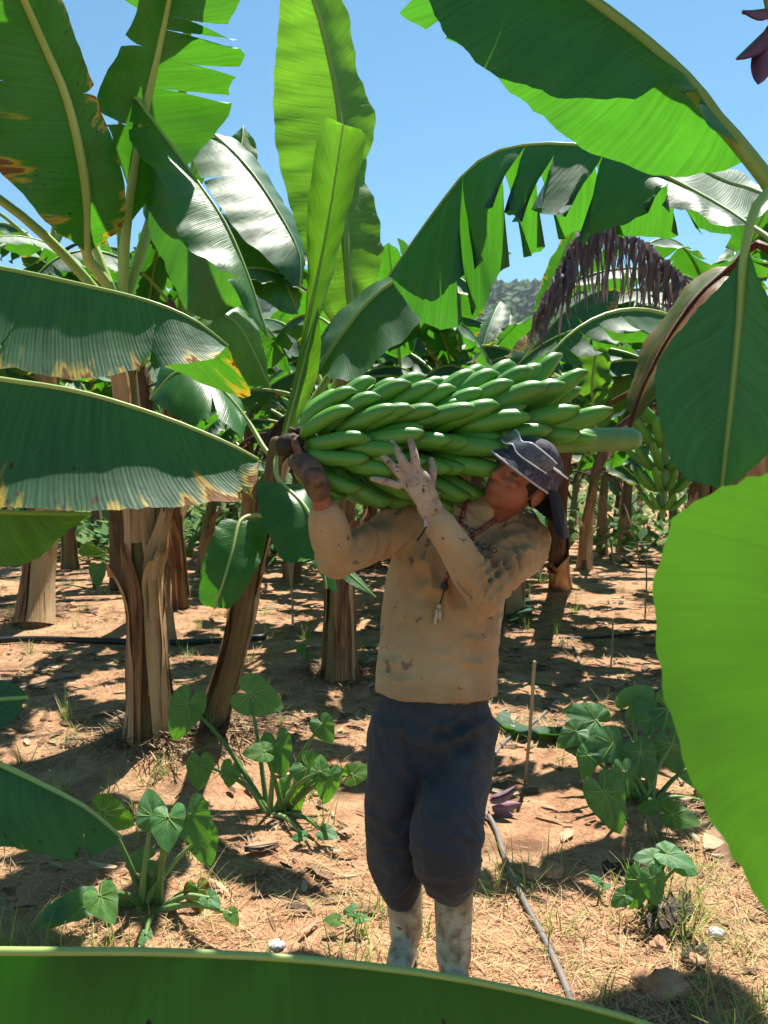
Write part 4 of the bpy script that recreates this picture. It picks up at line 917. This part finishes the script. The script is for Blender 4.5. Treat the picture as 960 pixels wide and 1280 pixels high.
M['metal'] = simple('key_metal', (.55, .52, .46), .35, .5, .3, 60); M['black'] = simple('black_plastic', (.02, .02, .022), .5, .4, .3)
LY = empty('lanyard', on_shirt(556, 735), 'dark red neck lanyard with keys hanging over the tan shirt', 'lanyard')
def ribbon(name, pix, wpx, mat, parent, lift=.005):
    V = []; F = []; P = crom([Vector((a, b, 0)) for a, b in pix], 16); T = np.gradient(P, axis=0)
    for i in range(17):
        t = T[i] / np.linalg.norm(T[i]); s = np.array((-t[1], t[0], 0)) * wpx
        l_, r_ = P[i] - s, P[i] + s
        V += [on_shirt(l_[0], l_[1], lift), on_shirt(r_[0], r_[1], lift), on_shirt(l_[0], l_[1], lift + .002), on_shirt(r_[0], r_[1], lift + .002)]
    for i in range(16):
        a = i * 4; F += [(a, a + 4, a + 5, a + 1), (a + 2, a + 3, a + 7, a + 6), (a, a + 2, a + 6, a + 4), (a + 1, a + 5, a + 7, a + 3)]
    return put(name, V, F, mat, parent)
ribbon('strap', [(583, 625), (578, 645), (573, 664), (569, 690)], 3.2, M['lanyard'], LY)
ribbon('strap', [(632, 640), (612, 655), (592, 668), (580, 680), (571, 694)], 3.2, M['lanyard'], LY)
ribbon('strap', [(569, 692), (562, 712), (556, 728)], 2.4, M['lanyard'], LY)
for (a, b, w, h, nm, mt) in [(556, 733, 5, 6, 'clip', 'black'), (549, 758, 3.2, 3.2, 'key_ring', 'metal'), (546, 768, 2.4, 7, 'key', 'metal'), (550, 769, 2.0, 7, 'key', 'metal'), (544, 775, 1.6, 6, 'key', 'metal')]:
    p = on_shirt(a, b, .010); V, F = ellipsoid(p, (w * .0023, .0035, h * .0023), None, 10, 6); put(nm, V, F, M[mt], LY)
ribbon('cord', [(555, 738), (552, 748), (549, 757)], .9, M['black'], LY, .007)
# wristwatch strap
WB = empty('bracelet', wrL - faL * .02, 'black cord bracelet with a pale tag on the gloved wrist', 'bracelet')
V, F, U = tube_geo([wrL - faL * .030, wrL - faL * .022], [.0335, .034], segs=18); put('band', V, F, M['black'], WB, uvs=U)
tg = W(532, 654, 2.088); V, F = ellipsoid(tg, (.005, .003, .011), None, 8, 6); put('tag', V, F, M['trim'], WB)
tube('cord', [W(533, 658, 2.09), W(527, 668, 2.10), W(522, 675, 2.12)], [.003, .003], M['black'], WB, segs=6, n=6)
# printed words on the chest
def lettering(txt, px, py, size, ang):
    cu = bpy.data.curves.new('t', 'FONT'); cu.body = txt; cu.size = 1; cu.align_x = 'CENTER'; cu.extrude = 0; cu.resolution_u = 2
    o = bpy.data.objects.new('t', cu); C.objects.link(o); dg = bpy.context.evaluated_depsgraph_get(); me = bpy.data.meshes.new_from_object(o.evaluated_get(dg)); bpy.data.objects.remove(o)
    ca, sa = math.cos(ang), math.sin(ang)
    V = [on_shirt(px + size * (v.co.x * ca + v.co.y * sa), py + size * (v.co.x * sa - v.co.y * ca), .0035) for v in me.vertices]
    put('lettering', V, [tuple(p.vertices) for p in me.polygons], M['ink'], shirt, smooth=False)
M['ink'] = simple('ink', (.05, .04, .035), .8, .1)
lettering('PRO', 583, 664, 11, .45); lettering('CAÇÃO', 603, 686, 10.5, .38)

# ------------------------------------------------------------------ taro plants
def taro_blade():
    rings, seg = 7, 36; V = []; U = []; F = []
    def outline(th):          # heart: tip at +Y, lobes behind the stalk
        c = abs(math.atan2(math.sin(th), math.cos(th)))      # 0 at tip .. pi at sinus
        pts = [(0, .74), (.25, .62), (.6, .47), (1.1, .40), (1.6, .395), (2.1, .40), (2.55, .40), (2.85, .34), (3.02, .20), (3.1416, .07)]
        for (a, ra), (b, rb) in zip(pts, pts[1:]):
            if a <= c <= b: return ra + (rb - ra) * (c - a) / (b - a)
        return .1
    for i in range(rings + 1):
        t = i / rings
        for j in range(seg):
            th = 2 * math.pi * j / seg; r = outline(th) * t
            x, y = r * math.sin(th), r * math.cos(th)
            z = .22 * abs(x) - .42 * x * x - .28 * y * y + .10 * y * (y < 0) + .020 * math.sin(th * 9) * t * t + .03 * math.sin(th * 3 + 1) * t
            V.append((x, y, z)); U.append((th * .18, t if x >= 0 else -t))
    for i in range(rings):
        for j in range(seg):
            a = i * seg + j; b = i * seg + (j + 1) % seg; F.append((a, a + seg, b + seg, b))
    return V, F, U
tv = taro_blade()
_o = put('leaf', *tv[:2], M['taro'], None, uvs=tv[2]); TARO = _o.data; bpy.data.objects.remove(_o)
_o = put('leaf', *tv[:2], M['leaf_young'], None, uvs=tv[2]); TARO_Y = _o.data; bpy.data.objects.remove(_o)
veinV = Geo()
for ang, L in [(0, .70), (.62, .40), (-.62, .40), (1.25, .34), (-1.25, .34), (1.95, .33), (-1.95, .33), (2.6, .33), (-2.6, .33)]:
    P_ = []
    for s in range(6):
        r = L * s / 5; x, y = r * math.sin(ang), r * math.cos(ang); P_.append(Vector((x, y, .22 * abs(x) - .42 * x * x - .28 * y * y + .10 * y * (y < 0) + .004)))
    veinV.tube(P_, [.010, .004], segs=5)
_o = veinV.put('veins', M['midrib']); VEIN = _o.data; bpy.data.objects.remove(_o)
rt = random.Random(12)
def taro(label, bpx, bpy_, leaves, group='taro plants', stalk=.011):
    b = G(bpx, bpy_); T_ = empty('taro_plant', b, label, 'taro', group)
    for (px, py, dd, size, ang, up, *rest) in leaves:
        d = b.y + dd; p = W(px, py, d); size *= .86 * rt.uniform(.85, 1.12)
        young = rest[0] if rest else 0; burn = rest[1] if len(rest) > 1 else 0
        a = math.radians(ang); tip = Vector((math.cos(a), -.15, math.sin(a)))
        nn = Vector((rt.uniform(-.25, .25), -(1 - up), up + .05)).normalized()
        y = (tip - nn * tip.dot(nn)).normalized(); x = y.cross(nn)
        o = bpy.data.objects.new('leaf', TARO_Y if young else TARO); C.objects.link(o); o.parent = T_
        Mx = Matrix((x, y, nn)).transposed().to_4x4() @ Matrix.Diagonal((size * rt.uniform(.9, 1.1), size, size, 1)); Mx.translation = p - b; o.matrix_basis = Mx
        if burn: o['burn'] = burn
        v = bpy.data.objects.new('veins', VEIN); C.objects.link(v); v.parent = o
        bb = b + Vector((rt.uniform(-.05, .05), rt.uniform(-.04, .04), -.02))
        mp = bb.lerp(p, .55) + Vector((0, 0, .25 * (p - bb).length * .5)) * .6
        tube('stalk', [bb, mp, p], [stalk * 1.4, stalk, stalk * .55], M['stem_green'], T_, segs=8, n=9)
    return T_
taro('taro plant with two pale overlapping leaves at the sunny edge of the mound', 190, 1128, [(190, 1020, 0, .17, 100, .35), (210, 1022, -.15, .19, -78, .5), (128, 1015, 0, .20, -20, .25, 1), (238, 1018, .05, .20, -55, .3), (252, 1045, .1, .19, -70, .25),
      (100, 1130, -.1, .19, 200, .6), (125, 1120, -.25, .20, -60, .6, 1), (75, 1140, -.1, .17, 215, .5), (182, 1075, .1, .14, 190, .4), (246, 1112, -.05, .15, -80, .35, 1, .45), (182, 1168, -.2, .07, -90, .7), (260, 1122, -.15, .10, -40, .6), (288, 1142, -.2, .09, -60, .5, 1, .2)])
taro('dark leafy taro plant growing at the foot of the slanted stem', 345, 1012, [(312, 868, .2, .30, -20, .3), (235, 880, .2, .33, -110, .2), (345, 930, 0, .24, -70, .3), (330, 940, -.1, .16, 185, .5, 1), (385, 960, -.05, .22, -40, .3), (402, 905, .1, .20, -60, .3), (410, 970, -.25, .22, -95, .25),
      (440, 968, -.3, .16, 20, .4, 1), (400, 965, -.25, .13, 100, .4, 1), (290, 960, .1, .16, -100, .2), (405, 1040, -.3, .10, -30, .6), (378, 1045, -.3, .08, 160, .6), (365, 985, .1, .2, -80, .2), (250, 955, .1, .2, -90, .2)])
taro('large bushy taro plant beside the fallen banana leaf', 805, 1012, [(745, 900, .25, .24, 150, .4), (790, 880, .3, .24, 40, .3), (835, 885, .2, .28, -30, .35), (765, 930, .05, .24, 190, .35), (800, 940, .0, .26, -70, .25), (755, 990, -.25, .30, -70, .25), (840, 1018, -.3, .20, -20, .5, 1), (815, 1010, -.28, .12, 160, .5, 1),
      (735, 945, 0, .18, -110, .3), (840, 930, .1, .24, -80, .2), (780, 965, -.1, .22, -90, .2), (860, 960, .1, .22, -60, .3), (720, 915, .1, .18, 215, .4), (815, 900, .2, .24, 110, .3), (875, 1000, .1, .16, -50, .4, 1, .35), (850, 900, .3, .24, 30, .3)])
taro('small taro plant with pale broad leaves on the bare soil', 815, 1142, [(835, 1068, 0, .17, -35, .65), (818, 1072, 0, .13, 160, .6), (850, 1080, .0, .13, -20, .5), (800, 1100, 0, .15, -110, .3), (815, 1098, -.05, .15, -80, .2), (780, 1120, -.02, .10, 215, .4)], stalk=.008)
taro('tiny seedling of taro beside the worn trouser leg', 432, 1158, [(436, 1140, 0, .07, 70, .5), (420, 1150, 0, .08, 170, .6, 1), (448, 1148, 0, .06, 10, .6)], stalk=.004)
taro('tiny taro sprout near the dark clods of soil', 752, 1118, [(748, 1103, 0, .07, 110, .5), (756, 1108, 0, .05, 20, .6)], stalk=.004)
taro('young taro plant with one upright leaf among the grass between trunks', 380, 830, [(376, 812, 0, .13, 80, .4, 1), (386, 822, 0, .12, 20, .5, 1)], stalk=.006)
taro('taro plant growing along the path beyond the man', 785, 690, [(775, 655, 0, .5, 150, .4), (795, 650, .2, .5, 30, .4, 1), (790, 668, -.1, .5, -90, .3, 1), (800, 672, 0, .45, -20, .4, 1), (770, 675, 0, .45, 200, .4), (785, 640, .3, .5, 90, .3), (805, 690, -.2, .4, -60, .5, 1)], stalk=.02)
taro('taro plant behind the peeling trunk at the far side of the clearing', 130, 680, [(120, 650, 0, .5, 150, .4), (140, 655, 0, .45, 0, .4), (150, 668, 0, .4, -40, .4), (112, 665, 0, .4, 210, .4), (130, 640, .2, .5, 80, .3)], stalk=.02)
taro('bright low taro plant beside the flared dry trunk', 118, 735, [(108, 688, 0, .34, 10, .5, 1), (122, 712, 0, .36, -85, .2), (60, 735, .2, .3, 170, .4)], stalk=.012)

# ------------------------------------------------------------------ ground cover (uncountable)
def inview(rg, y0, y1, pw=1.4):
    y = y0 + (y1 - y0) * rg.random() ** pw; x = rg.uniform(-.62, .62) * y; return x, y
def blade_mat(name, stops, tr=.3, rough=.7):
    k = NT(name); c = k.colramp(k.geom('Random Per Island'), stops); p = k.bsdf(c, rough, .25); t = k.n('BsdfTranslucent'); k.set(t.inputs[0], c); mx = k.n('MixShader'); mx.inputs[0].default_value = tr
    k.t.links.new(p, mx.inputs[1]); k.t.links.new(t.outputs[0], mx.inputs[2]); return k.done(mx.outputs[0])
M['straw'] = blade_mat('straw', [(0, (.28, .15, .08)), (.35, (.46, .29, .15)), (.75, (.60, .43, .25)), (.93, (.50, .42, .18)), (1, (.24, .30, .07))])
M['grass'] = blade_mat('grass', [(0, (.10, .20, .03)), (.4, (.18, .30, .05)), (.65, (.34, .38, .09)), (1, (.55, .44, .18))])
M['litter'] = blade_mat('litter', [(0, (.05, .035, .025)), (.4, (.16, .09, .05)), (.7, (.30, .19, .11)), (.93, (.46, .34, .22)), (1, (.16, .22, .06))], .15)
def scatter_blades(name, n, seed, length, width, stand, mat, label, cat, dens, y0, y1, clump=None):
    rg = random.Random(seed); V = []; F = []
    made = 0
    while made < n:
        x, y = inview(rg, y0, y1)
        if mnoise.noise(Vector((x * dens, y * dens, seed))) < rg.uniform(-.35, .45): continue
        cnt = rg.randint(*clump) if clump else 1
        for _ in range(cnt):
            xx, yy = x + rg.gauss(0, .03 if clump else .0), y + rg.gauss(0, .03 if clump else .0)
            L = rg.uniform(*length) * (1 + .05 * y); a = rg.uniform(0, 6.28); st = rg.uniform(*stand); w = rg.uniform(*width) * (1 + .06 * y); z = gz(xx, yy)
            dx, dy = math.cos(a), math.sin(a); o = len(V); pz = z - .004
            px_, py_ = xx, yy; bend = rg.uniform(.1, .9)
            for s in range(4):
                t = s / 3; e = st * (1 - bend * t) ; ww = w * (1 - t * .85)
                V += [(px_ - dy * ww, py_ + dx * ww, pz + .002), (px_ + dy * ww, py_ - dx * ww, pz + .002)]
                px_ += dx * math.cos(e) * L / 3; py_ += dy * math.cos(e) * L / 3; pz = max(pz + math.sin(e) * L / 3, gz(px_, py_) + .002) if L > .1 else pz + math.sin(e) * L / 3
            F += [(o + 2 * s, o + 2 * s + 1, o + 2 * s + 3, o + 2 * s + 2) for s in range(3)]
            made += 1
    o = put(name, V, F, M[mat], None, smooth=False); tag(o, label, cat, kind='stuff'); return o
scatter_blades('dry_grass', 32000, 3, (.03, .12), (.0012, .0026), (0, .55), 'straw', 'dry straw and withered grass strewn over the reddish soil', 'straw', .9, 1.9, 9)
scatter_blades('grass', 3600, 8, (.05, .17), (.0015, .0035), (.5, 1.45), 'grass', 'sparse green grass tufts growing out of the soil', 'grass', 1.3, 2.1, 12, (8, 22))
rg = random.Random(57); V = []; F = []
for mx_, my_, mr_, mh_ in MOUNDS[:4]:                         # shredded dry fibres heaped round the trunk bases
    for i in range(1500):
        rr = abs(rg.gauss(.10, .13)) + .07; a = rg.uniform(0, 6.28); x, y = mx_ + rr * math.cos(a), my_ + rr * math.sin(a); z = gz(x, y); L = rg.uniform(.05, .2); w = rg.uniform(.0015, .004); e = rg.uniform(-.2, .9); b_ = a + rg.gauss(0, .7) + math.pi * (rg.random() < .5); o = len(V)
        dx, dy = math.cos(b_), math.sin(b_)
        for s in range(3):
            t = s / 2; V += [(x + dx * L * t - dy * w, y + dy * L * t + dx * w, z + .01 + math.sin(e) * L * t * (1 - .6 * t)), (x + dx * L * t + dy * w, y + dy * L * t - dx * w, z + .01 + math.sin(e) * L * t * (1 - .6 * t))]
        F += [(o, o + 1, o + 3, o + 2), (o + 2, o + 3, o + 5, o + 4)]
M['fibre'] = blade_mat('fibre', [(0, (.06, .035, .02)), (.5, (.17, .10, .05)), (1, (.36, .25, .14))], .1)
tag(put('dry_fibre', V, F, M['fibre'], None, smooth=False), 'shredded dry fibre heaped round the feet of the trunks', 'dry fibre', kind='stuff')
rg = random.Random(21); V = []; F = []
for i in range(11000):
    x, y = inview(rg, 2.2, 16, 1.2)
    if mnoise.noise(Vector((x * .7, y * .7, 4))) + (.25 if y > 4.5 else -.12) < rg.uniform(-.3, .5): continue
    z = gz(x, y) + rg.uniform(.002, .02); a = rg.uniform(0, 6.28); L = (.02 + .10 * rg.random() ** 2) * (1 + .08 * y); w = L * rg.uniform(.04, .22); dx, dy = math.cos(a), math.sin(a); c1, c2 = rg.uniform(0, .5) * w, rg.uniform(-.3, .6) * L * .4; o = len(V)
    for s in range(3):
        t = s / 2 - .5; ww = w * (1 - abs(t) * rg.uniform(.5, 1.6)); hz = z + c2 * t * t + abs(c2) * .3
        V += [(x + dx * L * t - dy * ww, y + dy * L * t + dx * ww, hz + c1), (x + dx * L * t, y + dy * L * t, hz), (x + dx * L * t + dy * ww, y + dy * L * t - dx * ww, hz + c1)]
    for s in range(2):
        for j in range(2): q = o + s * 3 + j; F.append((q, q + 1, q + 4, q + 3))
tag(put('leaf_litter', V, F, M['litter'], None, smooth=False), 'brown dead leaf litter lying between the trunks', 'leaf litter', kind='stuff')
# soil clods
k = NT('clod'); o = k.obj(); nz = k.noise(o, 30, 4, .65); c = k.mix(nz, (.24, .12, .065), (.48, .28, .16)); c = k.mix(k.math('MULTIPLY', k.geom('Random Per Island'), .6), c, (.17, .09, .055)); M['clod'] = k.done(k.bsdf(c, .95, .1, k.bump(nz, .7, .02)))
def rock_template(seed, sub=1):
    bm = bmesh.new(); bmesh.ops.create_icosphere(bm, subdivisions=sub, radius=1)
    for v in bm.verts: v.co *= 1 + .5 * mnoise.noise(v.co * 1.4 + Vector((seed * 3.7, 0, 0))) + .2 * mnoise.noise(v.co * 4 + Vector((0, seed, 0)))
    V = np.array([tuple(v.co) for v in bm.verts]); F = np.array([[v.index for v in f.verts] for f in bm.faces]); bm.free(); return V, F
rt_ = [rock_template(i) for i in range(6)]; VV = []; FF = []; off = 0
for i in range(2600):
    x, y = inview(rg, 2.0, 9, 1.3)
    if mnoise.noise(Vector((x * .8, y * .8, 9))) < rg.uniform(-.4, .4): continue
    V, F = rg.choice(rt_); s = .003 + .016 * rg.random() ** 5 * (1 + .1 * y)
    VV.append(V * (s, s * rg.uniform(.6, 1.5), s * .55) + (x, y, gz(x, y) + s * .2)); FF.append(F + off); off += len(V)
tag(put('soil_clods', np.vstack(VV), np.vstack(FF).tolist(), M['clod'], None), 'small crumbly clods of reddish soil scattered everywhere', 'soil', kind='stuff')
# low undergrowth at the back of the plantation
rg = random.Random(31); V = []; F = []
for i in range(42000):
    y = rg.uniform(14, 60); x = rg.uniform(-.62, .62) * y
    if .22 < x / y < .40 and y < 40 and rg.random() < .7: continue
    hmax = .3 + .02 * y + 1.0 * max(0, mnoise.noise(Vector((x * .25, y * .25, 2)))) + (.6 if y > 40 else 0)
    z = rg.random() * hmax; s = rg.uniform(.05, .16); a, b = rg.uniform(0, 6.28), rg.uniform(-.9, .9); o = len(V)
    u = Vector((math.cos(a), math.sin(a), 0)) * s; v = Vector((-math.sin(a) * math.cos(b), math.cos(a) * math.cos(b), math.sin(b))) * s * 1.6; p = Vector((x, y, z + .05))
    V += [p - v, p + u * .8, p + v, p - u * .8]; F.append((o, o + 1, o + 2, o + 3))
M['under'] = blade_mat('undergrowth', [(0, (.03, .09, .02)), (.5, (.07, .17, .03)), (.85, (.14, .24, .05)), (1, (.30, .26, .10))], .35)
tag(put('undergrowth', V, F, M['under'], None, smooth=False), 'low green undergrowth filling the back of the plantation', 'undergrowth', kind='stuff')

# ------------------------------------------------------------------ single things on the ground
M['wood'] = streaky('stick_wood', [(.3, (.14, .09, .05)), (.5, (.30, .21, .11)), (.8, (.46, .35, .20))], fu=6, fv=6)
def stick(label, pts, r, mat='wood'):
    P = [Vector(p) for p in pts]; b = P[0].copy(); o = tube('stick', [p - b for p in P], r, M[mat], None, segs=8, n=12, bumps=lambda s, t: .1 * math.sin(s * 23 + t)); o.location = b
    return tag(o, label, 'stick', 'sticks standing in the soil')
def up(px, py, px2, py2, r, label, back=0.0):
    b = G(px, py); d = b.y; stick(label, [b - Vector((0, 0, .04)), W((px + px2) / 2 + 1, (py + py2) / 2, d + back / 2), W(px2, py2, d + back)], r)
up(656, 982, 668, 828, [.008, .009, .010], 'pale upright stick between the man and the fallen leaf')
up(763, 834, 766, 774, [.008, .007], 'short thin stick upright in the sunny soil of the path')
up(366, 780, 362, 706, [.013, .012], 'pale stake upright between the slanted stem and reddish trunk')
up(806, 770, 808, 702, [.010, .009], 'thin upright stake at the far end of the path')
up(768, 704, 752, 628, [.02, .016], 'leaning pole propping the plants by the path', .4)
up(800, 700, 780, 630, [.02, .016], 'second leaning pole beside the taro along the path', .4)
def hose(label, pix, r, mat, name='hose', lift=.0, group='irrigation hoses'):
    P = [G(a, b) + Vector((0, 0, r + lift)) for a, b in pix]; b0 = P[0].copy(); o = tube(name, [p - b0 for p in P], [r, r], M[mat], None, segs=10, n=40); o.location = b0; return tag(o, label, 'hose', group)
M['hose'] = simple('grey_hose', (.13, .125, .12), .55, .35, .3, 30, .1, (.20, .17, .14)); M['hose_black'] = simple('black_hose', (.018, .018, .02), .5, .4, .3)
hose('grey irrigation hose snaking past the boots over the dry soil', [(700, 872), (672, 900), (632, 930), (612, 960), (604, 990), (607, 1015), (620, 1040), (630, 1075), (646, 1115), (668, 1155), (690, 1195), (710, 1245), (728, 1300)], .0115, 'hose')
hose('thin grey hose end curled on the sunny path', [(715, 806), (722, 820), (726, 838)], .010, 'hose'); hose('black irrigation pipe crossing the path beyond the man', [(700, 800), (740, 798), (785, 796), (830, 790), (900, 786)], .014, 'hose_black')
hose('black irrigation pipe running between the left trunks', [(-40, 806), (40, 804), (130, 806), (240, 808), (330, 800)], .030, 'hose_black'); hose('pale thin hose lying left of the peeling trunk', [(-10, 872), (30, 860), (66, 852), (100, 848)], .012, 'hose')
# stones
def stone(label, px, py, s, seed, mat='rock', cat='stone', flat=.75):
    V, F = rock_template(seed, 3); b = G(px, py); o = put('stone', V * (s, s * .85, s * flat), F.tolist(), M[mat]); o.location = b + Vector((0, 0, s * .35)); tag(o, label, cat, 'stones on the soil'); return o
k = NT('rock'); o = k.obj(); nz = k.noise(o, 3.0, 5, .65); M['rock'] = k.done(k.bsdf(k.colramp(nz, [(.35, (.25, .12, .07)), (.55, (.45, .25, .15)), (.7, (.55, .38, .26))]), .9, .15, k.bump(nz, .8, .12)))
stone('rounded orange stone right of the grey hose', 690, 1098, .045, 1); stone('flatter brown stone beside the rounded orange stone', 664, 1100, .040, 2, flat=.55); stone('small stone touching the hose by the knee', 602, 1022, .034, 3)
stone('large angular reddish stone near the foreground leaf', 832, 1240, .062, 4); stone('small stone leaning on the large angular stone', 800, 1225, .030, 5); stone('reddish block among the dry grass below the small taro', 822, 1186, .032, 6); stone('pinkish stone below the black pipe at the path', 570 + 200, 700, .12, 7)
stone('brown lump in the trampled soil beneath the black debris', 868, 1205, .036, 8, flat=.5); stone('pale small stone near the flared trunk', 90, 765, .06, 9); stone('red stone between the pale stake and reddish trunk', 330, 740, .12, 10, flat=.5)
M['paper'] = simple('scrap_white', (.62, .60, .60), .7, .2, .3)
for lb, px, py, s, sd in (('crumpled whitish scrap beside the stones at the right', 896, 1168, .030, 11), ('crumpled pale scrap in the shade of the foreground leaf', 345, 1186, .028, 12)):
    stone(lb, px, py, s, sd, 'paper', 'scrap', .5)
# dry brown leaf curled at the foot of the small taro, and black debris
def fallen(label, pix_mid, lef, rig, mat, name='fallen_leaf', lift=.03, cat='leaf'):
    conv = lambda l: [G(a, b) + Vector((0, 0, lift * (1 + .6 * math.sin(a * .13 + b * .07)))) for a, b in l]
    mid = conv(pix_mid); V, F, U = blade_geo(mid, conv(lef), conv(rig), 26, 5, [(1, .5, .6), (-1, .7, .6)], .03, .008, len(V_))
    b0 = mid[0].copy(); o = put(name, np.array([tuple(v) for v in V]) - np.array(b0), F, M[mat], None, uvs=U); o.location = b0; V_.append(0); return tag(o, label, cat, 'leaves fallen on the soil')
V_ = [0]
fl_ = fallen('large dark fallen banana leaf lying behind the pale upright stick', [(618, 905), (660, 912), (710, 918), (745, 925)], [(628, 893), (665, 896), (715, 902)], [(635, 922), (680, 936), (728, 932)], 'leaf', lift=.06)
fallen('fallen banana leaf with pale sheen under the bushy taro', [(700, 925), (740, 945), (790, 965)], [(715, 915), (755, 930)], [(712, 940), (760, 965)], 'leaf', lift=.07)
fallen('curled dry brown leaf at the foot of the small taro', [(805, 1160), (835, 1150), (872, 1140)], [(815, 1140), (850, 1128)], [(815, 1172), (850, 1165)], 'dry_leaf', lift=.03)
fallen('dry brown leaf folded against the bushy taro stalks', [(880, 1050), (900, 1062), (925, 1085)], [(895, 1045), (915, 1060)], [(880, 1070), (905, 1085)], 'litter', lift=.03)
fallen('blackened rotting leaf on the trampled soil', [(752, 1085), (775, 1092), (800, 1105)], [(765, 1075), (790, 1088)], [(755, 1098), (785, 1110)], 'stalk_end', lift=.02)
fallen('dark curled leaf scrap beside the red stones', [(850, 1200), (868, 1196), (886, 1190)], [(858, 1190), (876, 1184)], [(858, 1208), (878, 1202)], 'stalk_end', lift=.02)
hl_ = fallen('dark banana leaf tip hanging low behind the elbow', [(632, 752), (648, 764), (668, 772)], [(640, 742), (660, 750)], [(630, 776), (655, 784)], 'leaf', lift=.1)
# fallen purple flower bracts
BF = empty('banana_flower', G(630, 1010), 'purple fallen banana flower lying beside the grey hose', 'flower')
for (bx, by, tx, ty, w, nrm) in [(612, 1000, 645, 990, .028, (0, -.5, 1)), (615, 1010, 652, 1005, .030, (0, -.8, .6)), (618, 1014, 642, 1020, .026, (.2, -1, .3)), (612, 995, 648, 984, .02, (0, .2, 1))]:
    d = G(630, 1012).y; put('bract', *bract_geo(W(bx, by, d), W(tx, ty, d - .02), w, nrm)[:2], M['bract2'], BF)

# ------------------------------------------------------------------ unripe bunches still hanging on the plants at the right
H1 = empty('banana_plant', (W(905, 800, 4.6).x + .25, 4.7, -.03), 'banana plant at the right with an unripe bunch hanging from it', 'banana plant', 'banana plants')
pseudostem(H1, [parent_world(H1), parent_world(H1) + Vector((-.02, 0, 1.0)), parent_world(H1) + Vector((-.05, 0, 2.1))], .11, .07, 88, 7)
s0 = parent_world(H1) + Vector((-.05, 0, 2.1)); s1, s2, s3 = W(838, 500, 4.4), W(832, 560, 4.4), W(828, 645, 4.4)
bst = tube('bunch_stalk', [s0, W(860, 440, 4.5), s1, s2, s3], [.035, .032, .028, .024, .018], M['stem_green'], H1, segs=10, n=20)
def hang(parent_obj, top_, bot, hands, seed):
    rgh = random.Random(seed); ax = (Vector(top_) - Vector(bot)).normalized(); off = parent_world(H1)
    for s, n_, sc_ in hands:
        c = Vector(bot) + ax * s
        for q in range(n_):
            th = 6.283 * (q + rgh.uniform(-.15, .15)) / n_; o = bpy.data.objects.new('banana', BAN[rgh.choice((3, 4, 5, 3))]); C.objects.link(o); o.parent = parent_obj
            Mx = (basis_from(ax, (0, -1, 0)) @ Matrix.Rotation(th, 3, 'X')).to_4x4() @ Matrix.Diagonal((sc_, sc_, sc_, 1)); Mx.translation = c - off; o.matrix_basis = Mx
hang(bst, s1, s3, [(.05, 8, .6), (.16, 9, .8), (.28, 9, .9), (.42, 9, 1.0), (.55, 9, 1.0)], 5)
for i, (w_, a, s) in enumerate([(1, 0, .9), (2, 1.0, .9), (4, 2.1, .9), (2, 3.4, .8), (0, 4.3, 1), (3, 5.3, .9)]): add_generic(H1, w_, (-.05, 0, 2.1), a, s)
add_generic(H1, 7, (-.05, 0, 2.0), .8, .8, dry=True)

# ------------------------------------------------------------------ air
bmh = bmesh.new(); bmesh.ops.create_cube(bmh, size=1); hz = bpy.data.meshes.new('haze'); bmh.to_mesh(hz); bmh.free()
ho = bpy.data.objects.new('haze', hz); C.objects.link(ho); ho.scale = (1240, 960, 152); ho.location = (0, 430, 74)
k = NT('haze'); pv = k.n('VolumePrincipled'); pv.inputs['Color'].default_value = (.75, .86, 1, 1); pv.inputs['Density'].default_value = .00022; pv.inputs['Anisotropy'].default_value = .2
k.t.links.new(pv.outputs[0], k.out.inputs['Volume']); hz.materials.append(k.m); tag(ho, 'pale blue haze hanging in the distant air', 'haze', kind='stuff')
